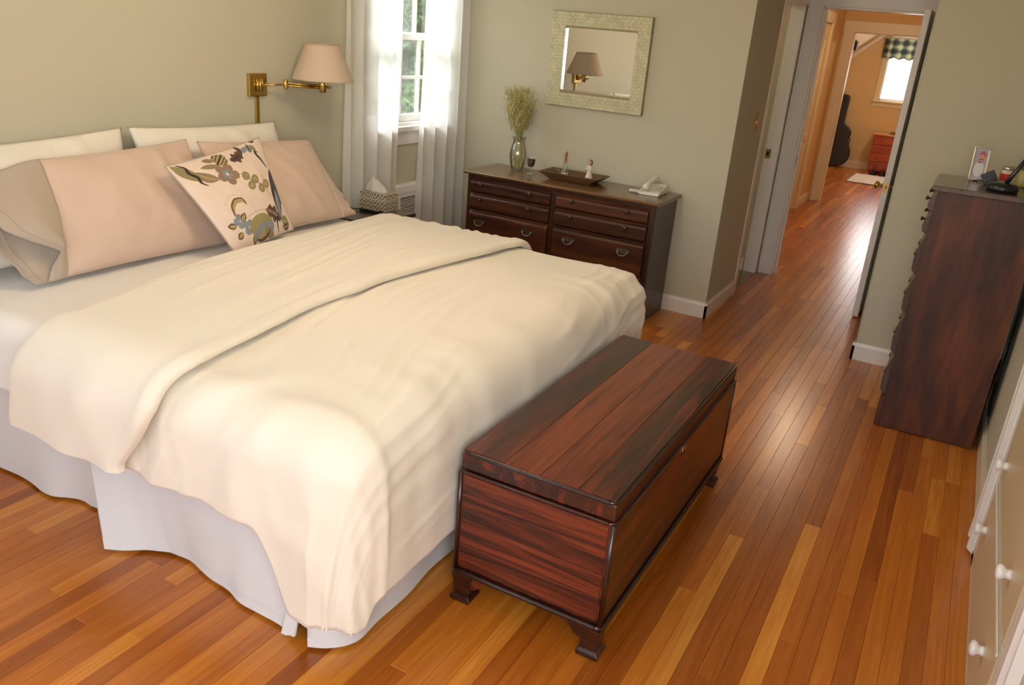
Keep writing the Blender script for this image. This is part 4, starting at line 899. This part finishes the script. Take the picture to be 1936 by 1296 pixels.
v = frus(1.17, 1.455, 4.905, 5.055, ZT, 1.10, 1.525, 4.865, 5.09, ZT + .048) + frus(1.175, 1.45, 4.91, 5.05, ZT + .010, 1.115, 1.510, 4.878, 5.078, ZT + .048)
obj('tray_body', MB().add(v, [(3, 2, 1, 0), (0, 1, 5, 4), (1, 2, 6, 5), (2, 3, 7, 6), (3, 0, 4, 7), (8, 9, 10, 11), (8, 12, 13, 9), (9, 13, 14, 10), (10, 14, 15, 11), (11, 15, 12, 8), (4, 5, 13, 12), (5, 6, 14, 13), (6, 7, 15, 14), (7, 4, 12, 15)]), tw_, ty, bevel=.002)
zt = ZT + .0105
bt = thing('perfume_bottle', 'small clear bottle with tall copper stopper standing in the tray', 'bottle', (1.225, 5.02, zt))
obj('bottle_glass', MB().lathe([(.001, zt), (.026, zt), (.031, zt + .008), (.030, zt + .03), (.016, zt + .055), (.011, zt + .075), (.011, zt + .09), (.014, zt + .094)], (1.225, 5.02, 0), 22), MW['amber'], bt, smooth=True)
obj('liquid', MB().lathe([(.001, zt + .004), (.024, zt + .004), (.026, zt + .025), (.001, zt + .025)], (1.225, 5.02, 0), 20), plain('pale_oil', lin(206, 204, 150), .2), bt, smooth=True)
obj('stopper', MB().lathe([(.008, zt + .09), (.009, zt + .10), (.008, zt + .155), (.010, zt + .160), (.001, zt + .166)], (1.225, 5.02, 0), 16), plain('copper', (.72, .38, .2, 1), .3, .9), bt, smooth=True)
fg = thing('figurine', 'small white-robed figurine with brown hair standing in the tray', 'figurine', (1.415, 4.985, zt))
fx, fy = 1.415, 4.985
robe = plain('cream_resin', lin(226, 214, 196), .6); skin = plain('resin_skin', lin(206, 164, 132), .6); hair = plain('resin_hair', lin(84, 58, 40), .6)
obj('robe', MB().lathe([(.001, zt), (.026, zt), (.027, zt + .006), (.022, zt + .03), (.016, zt + .055), (.013, zt + .068), (.016, zt + .080), (.018, zt + .092), (.014, zt + .100), (.006, zt + .104)], (fx, fy, 0), 22), robe, fg, smooth=True)
obj('head', MB().lathe([(.005, zt + .100), (.006, zt + .106), (.011, zt + .112), (.013, zt + .120), (.012, zt + .129), (.006, zt + .135), (.001, zt + .136)], (fx, fy - .002, 0), 16), skin, fg, smooth=True)
obj('hair', MB().lathe([(.009, zt + .104), (.013, zt + .112), (.0145, zt + .121), (.013, zt + .131), (.006, zt + .138), (.001, zt + .139)], (fx + .001, fy + .003, 0), 16), hair, fg, smooth=True)
for sx in (-1, 1): obj('arm', MB().tube([(fx + sx * .016, fy, zt + .092), (fx + sx * .020, fy - .010, zt + .076), (fx + sx * .006, fy - .019, zt + .078)], [.005, .0045, .0035], 8), robe, fg, smooth=True)
ph = thing('telephone', 'white corded telephone at the right end of the dresser', 'telephone', (1.86, 4.99, ZT))
pw = plain('phone_plastic', lin(226, 220, 204), .4)
obj('phone_base', MB().prism([(4.905, ZT), (5.10, ZT), (5.10, ZT + .052), (5.06, ZT + .056), (4.915, ZT + .022)], 1.79, 1.925, 'x'), pw, ph, bevel=.008, seg=3)
hs = MB(); hy = np.linspace(4.90, 5.115, 14); hz = ZT + .040 + .034 * ((hy - 4.90) / .215) ** .9 + .012 * np.sin(np.linspace(0, PI, 14))
w_ = [.014, .021, .022, .020, .017, .015, .0145, .0145, .015, .017, .020, .022, .021, .014]
obj('handset', MB().tube([(1.835, y, z) for y, z in zip(hy, hz)], w_, 14), pw, ph, smooth=True)
for i in range(12):
    kx = 1.880 + .014 * (i % 3); ky = 4.95 + .02 * (i // 3); kz = ZT + .022 + .034 * (ky - 4.915) / .145
    obj('key', B(kx - .005, kx + .005, ky - .006, ky + .006, kz + .0, kz + .006), plain('phone_key', lin(196, 190, 176), .5) if i == 0 else bpy.data.materials['phone_key'], ph, bevel=.001)
cp = []
for i in range(340):
    s = i / 339; a = s * 2 * PI * 34; c = Vector((1.832 + (-.105 * math.sin(PI * s * .92)), 4.90 + .012 * math.sin(s * 2 * PI) + .03 * s * s - .0 + .05 * s, ZT + .011 + .035 * max(0, 1 - s * 8)))
    cp.append((c.x + .002 * math.cos(a), c.y + .007 * math.cos(a), c.z + .007 * math.sin(a)))
obj('coiled_cord', MB().tube(cp, .0024, 5), pw, ph, smooth=True)

# ------------------------------------------------------------------ things on the tall chest
ZC2 = 1.187
pf = thing('photo_frame', 'silver photo frame with a baby picture on the tall chest', 'picture frame', (3.60, 4.50, ZC2))
def tilt(mb, piv, ax, ang, rz=0):
    Rm = Matrix.Rotation(math.radians(rz), 3, 'Z') @ Matrix.Rotation(math.radians(ang), 3, ax); pv = Vector(piv); mb.v = [tuple(Rm @ (Vector(v) - pv) + pv) for v in mb.v]; return mb
PV = (3.592, 4.49, ZC2); TA, TZ = -14, 6
def fx_(mb): return tilt(mb, PV, 'X', TA, TZ)
x0, x1, z0, z1 = 3.556, 3.628, ZC2 + .002, ZC2 + .158; bw = .009
obj('frame_border', fx_(MB().box(x0, x1, 4.484, 4.496, z0, z0 + bw).box(x0, x1, 4.484, 4.496, z1 - bw, z1).box(x0, x0 + bw, 4.484, 4.496, z0 + bw, z1 - bw).box(x1 - bw, x1, 4.484, 4.496, z0 + bw, z1 - bw)), MW['silver'], pf, bevel=.002)
obj('mat_board', fx_(B(x0 + bw - .001, x1 - bw + .001, 4.490, 4.495, z0 + bw - .001, z1 - bw + .001)), plain('photo_paper', lin(196, 190, 196), .4), pf)
ph_ = obj('photo', fx_(B(x0 + .013, x1 - .013, 4.4885, 4.4902, z0 + .014, z1 - .014)), plain('photo_backdrop', lin(170, 170, 184), .35), pf)
def disc(cx_, cz_, rx, rz_, y): return fx_(MB().add([(cx_ + rx * math.cos(a), y, cz_ + rz_ * math.sin(a)) for a in np.linspace(0, 2 * PI, 24, endpoint=False)] + [(cx_ + rx * math.cos(a), y + .0006, cz_ + rz_ * math.sin(a)) for a in np.linspace(0, 2 * PI, 24, endpoint=False)], [tuple(range(24))]))
obj('pictured_blanket', disc(3.590, ZC2 + .055, .021, .036, 4.4878), plain('photo_white', lin(222, 218, 218), .4), ph_)
obj('pictured_hat', disc(3.596, ZC2 + .122, .014, .017, 4.4874), plain('photo_pink', lin(190, 96, 104), .4), ph_)
obj('pictured_face', disc(3.594, ZC2 + .108, .012, .017, 4.4870), plain('photo_skin', lin(214, 150, 118), .4), ph_)
obj('pictured_collar', disc(3.590, ZC2 + .088, .010, .006, 4.4870), plain('photo_red', lin(200, 104, 110), .4), ph_)
obj('easel_back', fx_(MB().box(3.575, 3.612, 4.496, 4.500, ZC2 + .01, ZC2 + .14)), MW['blackm'], pf)
obj('easel_leg', MB().prism([(4.51, ZC2 + .10), (4.515, ZC2 + .10), (4.575, ZC2), (4.565, ZC2)], 3.58, 3.60, 'x'), MW['blackm'], pf)
dl = thing('desk_lamp', 'black lamp with domed glossy base and slanting arm on the tall chest', 'lamp', (3.70, 4.24, ZC2))
obj('lamp_base', MB().lathe([(.001, ZC2), (.060, ZC2), (.064, ZC2 + .006), (.064, ZC2 + .020), (.056, ZC2 + .032), (.030, ZC2 + .038), (.001, ZC2 + .039)], (3.700, 4.25, 0), 32), MW['black'], dl, smooth=True)
obj('lamp_arm', MB().tube([(3.706, 4.25, ZC2 + .034), (3.722, 4.25, ZC2 + .07), (3.80, 4.25, ZC2 + .24)], .009, 12), MW['black'], dl, smooth=True)
obj('lamp_head', MB().tube([(3.79, 4.25, ZC2 + .235), (3.83, 4.25, ZC2 + .262), (3.85, 4.25, ZC2 + .235)], [.010, .022, .04], 16), MW['black'], dl, smooth=True)
bk = thing('phone_stand', 'small black slanted phone cradle between photo frame and red-labelled jar', 'phone stand', (3.66, 4.42, ZC2))
obj('stand_plate', tilt(B(3.632, 3.690, 4.420, 4.428, ZC2 + .002, ZC2 + .062), (3.66, 4.42, ZC2), 'Y', -32), MW['blackm'], bk, bevel=.003)
obj('stand_foot', B(3.630, 3.700, 4.400, 4.452, ZC2, ZC2 + .010), MW['blackm'], bk, bevel=.003)
jr = thing('jar', 'small glass jar with metal lid and red label behind the lamp base', 'jar', (3.71, 4.50, ZC2))
obj('jar_glass', MB().lathe([(.001, ZC2), (.024, ZC2), (.026, ZC2 + .006), (.026, ZC2 + .062), (.020, ZC2 + .070)], (3.71, 4.50, 0), 22), plain('jar_cream', lin(214, 206, 178), .25), jr, smooth=True)
obj('jar_label', MB().lathe([(.0265, ZC2 + .018), (.0265, ZC2 + .052)], (3.71, 4.50, 0), 22, cap=False), plain('red_label', lin(196, 40, 40), .5), jr, smooth=True)
obj('jar_lid', MB().lathe([(.001, ZC2 + .068), (.023, ZC2 + .068), (.024, ZC2 + .072), (.024, ZC2 + .084), (.001, ZC2 + .086)], (3.71, 4.50, 0), 22), MW['steel'], jr, smooth=True)
bo = thing('bottle', 'yellowish bottle with brown cap behind the lamp arm on the tall chest', 'bottle', (3.775, 4.50, ZC2))
obj('bottle_body', MB().lathe([(.001, ZC2), (.026, ZC2), (.028, ZC2 + .006), (.028, ZC2 + .055), (.016, ZC2 + .072), (.012, ZC2 + .08)], (3.775, 4.50, 0), 20), plain('lotion_yellow', lin(176, 164, 100), .35), bo, smooth=True)
obj('bottle_cap', MB().lathe([(.014, ZC2 + .078), (.015, ZC2 + .082), (.014, ZC2 + .105), (.001, ZC2 + .107)], (3.775, 4.50, 0), 16), plain('brown_cap', lin(110, 84, 52), .4), bo, smooth=True)
# cords hanging in the gap behind the tall chest
def cord(label, pts, r=.004):
    q = np.array(pts, float); tt = np.linspace(0, len(q) - 1, 60); q = np.stack([np.interp(tt, np.arange(len(q)), q[:, i]) for i in range(3)], 1)
    for _ in range(10): q[1:-1] = .25 * q[:-2] + .5 * q[1:-1] + .25 * q[2:]
    mb = MB().tube([tuple(p) for p in q], r, 7); o = obj('power_cord', mb, MW['black'], None, smooth=True); return tag(o, label, 'cord')
cord('black power cord hanging down behind the tall chest, looping low', [(3.905, 4.30, 1.17), (3.905, 4.20, 1.0), (3.905, 4.15, .85), (3.905, 4.13, .70), (3.905, 4.16, .60), (3.905, 4.14, .45), (3.905, 4.12, .33), (3.905, 4.13, .20), (3.905, 4.18, .16), (3.905, 4.30, .30)])
cord('second black cord coiled at the middle of the gap behind the tall chest', [(3.890, 4.40, 1.17), (3.890, 4.25, .90), (3.890, 4.20, .62), (3.890, 4.155, .50), (3.890, 4.15, .42), (3.890, 4.22, .46), (3.890, 4.30, .30), (3.890, 4.36, .12)], .0045)

# ------------------------------------------------------------------ built-in drawers in the right wall
bi = thing('built_in_drawers', 'cream built-in wall drawers with white wooden knobs at the right edge', 'drawers', (XR, 2.55, 0))
xf = XR - .018
obj('face_frame', MB().box(xf, XR + .0, 2.0, 3.20, 0, .035).box(xf, XR, 1.915, 2.035, 0, 1.05).box(xf, XR, 3.06, 3.14, 0, 1.05).box(xf, XR, 2.035, 3.06, .362, .374).box(xf, XR, 2.035, 3.06, .69, .702).box(xf, XR, 1.915, 3.13, 1.03, 1.06), MW['white'], bi, bevel=.002)
obj('outer_molding', MB().prism([(XR, 3.30), (xf - .012, 3.30), (xf - .018, 3.27), (xf - .008, 3.25), (xf - .016, 3.225), (xf - .020, 3.17), (xf - .004, 3.14), (XR, 3.14)], .012, 1.10, 'z'), MW['white'], bi)
obj('outer_molding', MB().prism([(XR, 1.93), (xf - .010, 1.93), (xf - .014, 1.90), (xf - .004, 1.885), (xf - .008, 1.85), (XR, 1.85)], .0, 1.10, 'z'), MW['white'], bi)
for (za, zb) in ((.03, .358), (.378, .686), (.706, 1.026)):
    d = obj('drawer', B(xf - .004, XR, 2.045, 3.052, za + .004, zb), MW['cream2'], bi, bevel=.004)
    obj('drawer_lip', MB().box(xf - .009, xf - .004, 2.045, 3.052, zb - .014, zb), MW['white'], d, bevel=.002)
    for y in (2.24, 2.94):
        kb = obj('knob', MB().lathe([(.015, 0), (.014, -.006), (.012, -.012), (.018, -.018), (.022, -.025), (.020, -.032), (.010, -.036), (.001, -.037)], (xf - .004, y, za + .190 if za < .1 else za + .092), 18, 'x'), MW['white'], d, smooth=True)

# ------------------------------------------------------------------ alcove light switch
sw = thing('light_switch', 'small brass light switch plate on the shaded alcove wall', 'light switch', (XA, 5.665, 1.19))
obj('switch_plate', B(XA, XA + .005, 5.632, 5.70, 1.175, 1.29), MW['brass2'], sw, bevel=.002)
obj('toggle', tilt(B(XA + .004, XA + .016, 5.660, 5.672, 1.225, 1.243), (XA + .005, 5.666, 1.234), 'Y', 25), MW['brass'], sw, bevel=.001)
for z in (1.195, 1.27): obj('screw', MB().lathe([(.004, .005), (.003, .0065), (.001, .0068)], (XA, 5.666, z), 10, 'x'), MW['brass'], sw)

# ------------------------------------------------------------------ far room at the end of the hall
gc = thing('guitar_case', 'black guitar case leaning upright against the far wall', 'guitar case', (1.60, 14.15, 0))
def case_outline():
    half = [(0, 0), (.10, .006), (.18, .04), (.235, .10), (.258, .18), (.25, .26), (.222, .33), (.19, .385), (.185, .42), (.20, .47), (.207, .52), (.195, .565), (.16, .61), (.115, .64), (.085, .68), (.080, .80), (.082, .95), (.088, 1.03), (.078, 1.07), (.04, 1.088), (0, 1.09)]
    half = [(a * 1.06, b) for a, b in half]
    return half + [(-a, b) for a, b in half[-2:0:-1]]
oc = case_outline(); cxg = 1.60
def lean(mb): return tilt(mb, (cxg, 14.22, 0), 'X', -7)
obj('case_shell', lean(MB().prism([(cxg + a, b + .005) for a, b in oc], 14.10, 14.21, 'y')), MW['blackm'], gc, bevel=.016, seg=3)
obj('case_seam', lean(MB().tube([(cxg + a * 1.006, 14.155, b + .006) for a, b in oc] + [(cxg, 14.155, .006)], .006, 6)), MW['black'], gc, smooth=True)
for (a, b) in ((.262, .2), (.205, .50)): obj('latch', lean(B(cxg + a - .006, cxg + a + .006, 14.135, 14.175, b, b + .05)), MW['steel'], gc, bevel=.002)
obj('carry_handle', lean(MB().tube([(cxg + .19, 14.155, .36), (cxg + .225, 14.155, .38), (cxg + .225, 14.155, .44), (cxg + .188, 14.155, .45)], .010, 8)), MW['blackm'], gc, smooth=True)
rw = wood('red_chest_wood', [(.3, lin(128, 46, 18)), (.5, lin(168, 66, 26)), (.75, lin(196, 92, 40))], 0, 1.5, 14, .35, .3)
rcst = thing('red_chest', 'small red-stained chest of drawers below the far window', 'chest of drawers', (2.42, 14.12, 0))
obj('case', MB().box(2.19, 2.66, 13.95, 14.32, .04, .575), rw, rcst, bevel=.004)
obj('top', B(2.165, 2.685, 13.925, 14.33, .575, .60), wood('red_chest_top', [(.3, lin(176, 96, 48)), (.7, lin(214, 140, 80))], 0, 1.5, 14, .3, .4), rcst, bevel=.004)
for i in range(4):
    d = obj('drawer', B(2.205, 2.645, 13.935, 13.955, .065 + .125 * i, .183 + .125 * i), rw, rcst, bevel=.005)
    for x in (2.31, 2.54): obj('knob', MB().lathe([(.006, 0), (.006, -.012), (.015, -.018), (.012, -.028), (.001, -.03)], (x, 13.935, .124 + .125 * i), 10, 'y'), rw, d, smooth=True)
for x in (2.21, 2.64):
    for y in (13.97, 14.29): obj('foot', B(x - .02, x + .02, y - .02, y + .02, 0, .045), rw, rcst)
bx = thing('trinket_box', 'small greenish box lying on the red chest', 'box', (2.46, 14.1, .60))
obj('box_body', B(2.40, 2.53, 14.04, 14.16, .601, .635), plain('olive_box', lin(130, 112, 50), .5), bx, bevel=.003)
obj('box_lid', B(2.396, 2.534, 14.036, 14.164, .635, .648), plain('olive_box_lid', lin(150, 128, 60), .5), bx, bevel=.003)
for x, side in ((2.30, 'left'), (2.43, 'right')):
    sh_ = thing('shoe', side + ' one of the two dark shoes on the floor before the red chest', 'shoe', (x, 13.82, 0), 'dark shoes before the red chest')
    P = np.zeros((14, 12, 3)); an = np.linspace(0, 2 * PI, 12, endpoint=False)
    for i, q_ in enumerate(np.linspace(0, 1, 14)):
        wd = .042 * math.sin(PI * (.12 + .80 * q_)) ** .6; hh = .035 + .045 * max(0, q_ - .45)
        P[i, :, 0] = x + wd * np.cos(an); P[i, :, 1] = 13.72 + .20 * q_; P[i, :, 2] = np.maximum(.006, .030 + hh * np.sin(an))
    obj('upper', MB().grid(P, closed_v=True).add([tuple(p) for p in P[0]] + [tuple(p) for p in P[-1]], [tuple(range(12)), tuple(range(12, 24))]), MW['blackm'], sh_, smooth=True)
    obj('sole', MB().prism([(x + .043 * math.cos(a) * (1 - .15 * math.sin(a)), 13.82 + .106 * math.sin(a)) for a in np.linspace(0, 2 * PI, 20, endpoint=False)], 0, .012, 'z'), MW['black'], sh_)
rgth = thing('rug', 'pale rug on the far room floor', 'rug', (2.6, 13.1, 0))
obj('rug_pile', B(2.09, 3.3, 12.66, 13.66, .001, .014), MW['rug'], rgth, bevel=.004)
obj('rug_binding', MB().box(2.075, 2.09, 12.645, 13.675, .001, .013).box(3.3, 3.315, 12.645, 13.675, .001, .013).box(2.09, 3.3, 12.645, 12.66, .001, .013).box(2.09, 3.3, 13.66, 13.675, .001, .013), plain('rug_edge', lin(120, 112, 112), .9), rgth)
# far window; its daylight glow is put into an added emissive blind
w3 = struct('window_3', MB().box(FW0, FW0 + .02, YF, YF + .12, FZ0, FZ1).box(FW1 - .02, FW1, YF, YF + .12, FZ0, FZ1).box(FW0, FW1, YF, YF + .12, FZ0, FZ0 + .02).box(FW0, FW1, YF, YF + .12, FZ1 - .02, FZ1), MW['white'])
obj('window_casing', MB().box(FW0 - .07, FW0, YF - .018, YF, FZ0, FZ1 + .07).box(FW1, FW1 + .07, YF - .018, YF, FZ0, FZ1 + .07).box(FW0 - .07, FW1 + .07, YF - .018, YF, FZ1, FZ1 + .07), MW['cream'], w3, bevel=.003)
obj('window_sill', MB().box(FW0 - .09, FW1 + .09, YF - .05, YF + .02, FZ0 - .025, FZ0).box(FW0 - .07, FW1 + .07, YF - .016, YF, FZ0 - .09, FZ0 - .025), MW['cream'], w3, bevel=.003)
obj('sash', MB().box(FW0 + .02, FW1 - .02, YF + .07, YF + .10, FZ0 + .02, FZ0 + .06).box(FW0 + .02, FW1 - .02, YF + .07, YF + .10, 1.50, 1.535).box(FW0 + .02, FW0 + .055, YF + .07, YF + .10, FZ0 + .06, FZ1 - .02).box(FW1 - .055, FW1 - .02, YF + .07, YF + .10, FZ0 + .06, FZ1 - .02), MW['white'], w3)
obj('pane', B(FW0 + .05, FW1 - .05, YF + .083, YF + .087, FZ0 + .05, FZ1 - .02), MW['glass'], w3)
m, n, l, p = mat('self_glowing_blind'); p.inputs['Base Color'].default_value = (.9, .9, .9, 1); p.inputs['Emission Color'].default_value = (1, .98, .95, 1); p.inputs['Emission Strength'].default_value = 2.2
rb = thing('roller_blind', 'added white roller blind, its own glow standing for daylight in the far window', 'blind', ((FW0 + FW1) / 2, YF + .05, FZ0))
obj('blind_cloth', B(FW0 + .022, FW1 - .022, YF + .050, YF + .052, FZ0 + .022, FZ1 - .03), m, rb)
obj('bottom_rail', B(FW0 + .022, FW1 - .022, YF + .046, YF + .056, FZ0 + .020, FZ0 + .032), MW['white'], rb)
vl = thing('valance', 'short gathered plaid valance over the far window', 'valance', (2.45, YF - .08, 1.66))
def plaid():
    m, n, l, p = mat('plaid'); p.inputs['Roughness'].default_value = .9
    tc = n.new('ShaderNodeTexCoord'); a = n.new('ShaderNodeTexWave'); a.inputs['Scale'].default_value = 2.2; a.bands_direction = 'X'; b = n.new('ShaderNodeTexWave'); b.inputs['Scale'].default_value = 2.6; b.bands_direction = 'Z'
    l.new(tc.outputs['Object'], a.inputs[0]); l.new(tc.outputs['Object'], b.inputs[0])
    ad = n.new('ShaderNodeMath'); l.new(a.outputs['Fac'], ad.inputs[0]); l.new(b.outputs['Fac'], ad.inputs[1])
    cr = n.new('ShaderNodeValToRGB'); mu = n.new('ShaderNodeMath'); mu.operation = 'MULTIPLY'; mu.inputs[1].default_value = .5; l.new(ad.outputs[0], mu.inputs[0]); l.new(mu.outputs[0], cr.inputs[0])
    e = cr.color_ramp.elements; e[0].position = .25; e[0].color = lin(58, 62, 60); e[1].position = .85; e[1].color = lin(176, 176, 142); k = e.new(.5); k.color = lin(104, 110, 92)
    l.new(cr.outputs[0], p.inputs['Base Color'])
    out = n['Material Output']; tr = n.new('ShaderNodeBsdfTranslucent'); l.new(cr.outputs[0], tr.inputs[0]); mm = n.new('ShaderNodeMixShader'); mm.inputs[0].default_value = .4
    l.new(p.outputs[0], mm.inputs[1]); l.new(tr.outputs[0], mm.inputs[2]); l.new(mm.outputs[0], out.inputs[0]); return m
t = np.linspace(0, 1, 160)[:, None]; s = np.linspace(0, 1, 16)[None, :]
X = 2.01 + .88 * t + 0 * s; Yv = YF - .07 - (.008 + .020 * s) * np.sin(t * 2 * PI * 11 + 1.5 * noise2(t * 5, s, 3)); Z = 1.965 - .29 * s + .012 * np.sin(t * 40) * s
obj('valance_cloth', MB().grid(np.stack(np.broadcast_arrays(X, Yv, Z), -1)), plaid(), vl, smooth=True)
obj('valance_rod', MB().tube([(1.99, YF - .07, 1.968), (2.91, YF - .07, 1.968)], .010, 10), MW['white'], vl, smooth=True)
# white trim board along the sloping ceiling and a dark box fixed above it
sl = [(1.30, 1.390), (2.10, 2.074), (2.10, 2.140), (1.30, 1.456)]
struct('trim_11', MB().prism(sl, YF - .02, YF, 'y'), MW['white'], bevel=.003)
spk = thing('wall_speaker', 'small dark speaker box high on the far sloping ceiling', 'speaker', (1.76, 13.0, 1.75))
obj('cabinet', B(1.735, 1.800, 12.97, 13.06, 1.745, 1.865), MW['blackm'], spk, bevel=.005)
obj('grille', B(1.741, 1.794, 12.964, 12.97, 1.752, 1.858), MW['black'], spk, bevel=.003)
obj('bracket', MB().tube([(1.77, 13.02, 1.86), (1.765, 13.03, 1.89)], .008, 8), MW['black'], spk)
# hall ceiling light
hl = thing('ceiling_light', 'round white ceiling light in the hall beyond the open door', 'ceiling light', (2.5, 8.6, 2.30))
m, n, l, p = mat('lit_glass'); p.inputs['Emission Color'].default_value = (1, .75, .45, 1); p.inputs['Emission Strength'].default_value = 3
obj('glass_bowl', MB().lathe([(.001, 2.31), (.08, 2.318), (.13, 2.345), (.145, 2.38)], (2.5, 8.6, 0), 28), m, hl, smooth=True)
obj('ceiling_plate', MB().lathe([(.15, 2.378), (.15, 2.399), (.001, 2.399)], (2.5, 8.6, 0), 28), MW['brass'], hl, smooth=True)
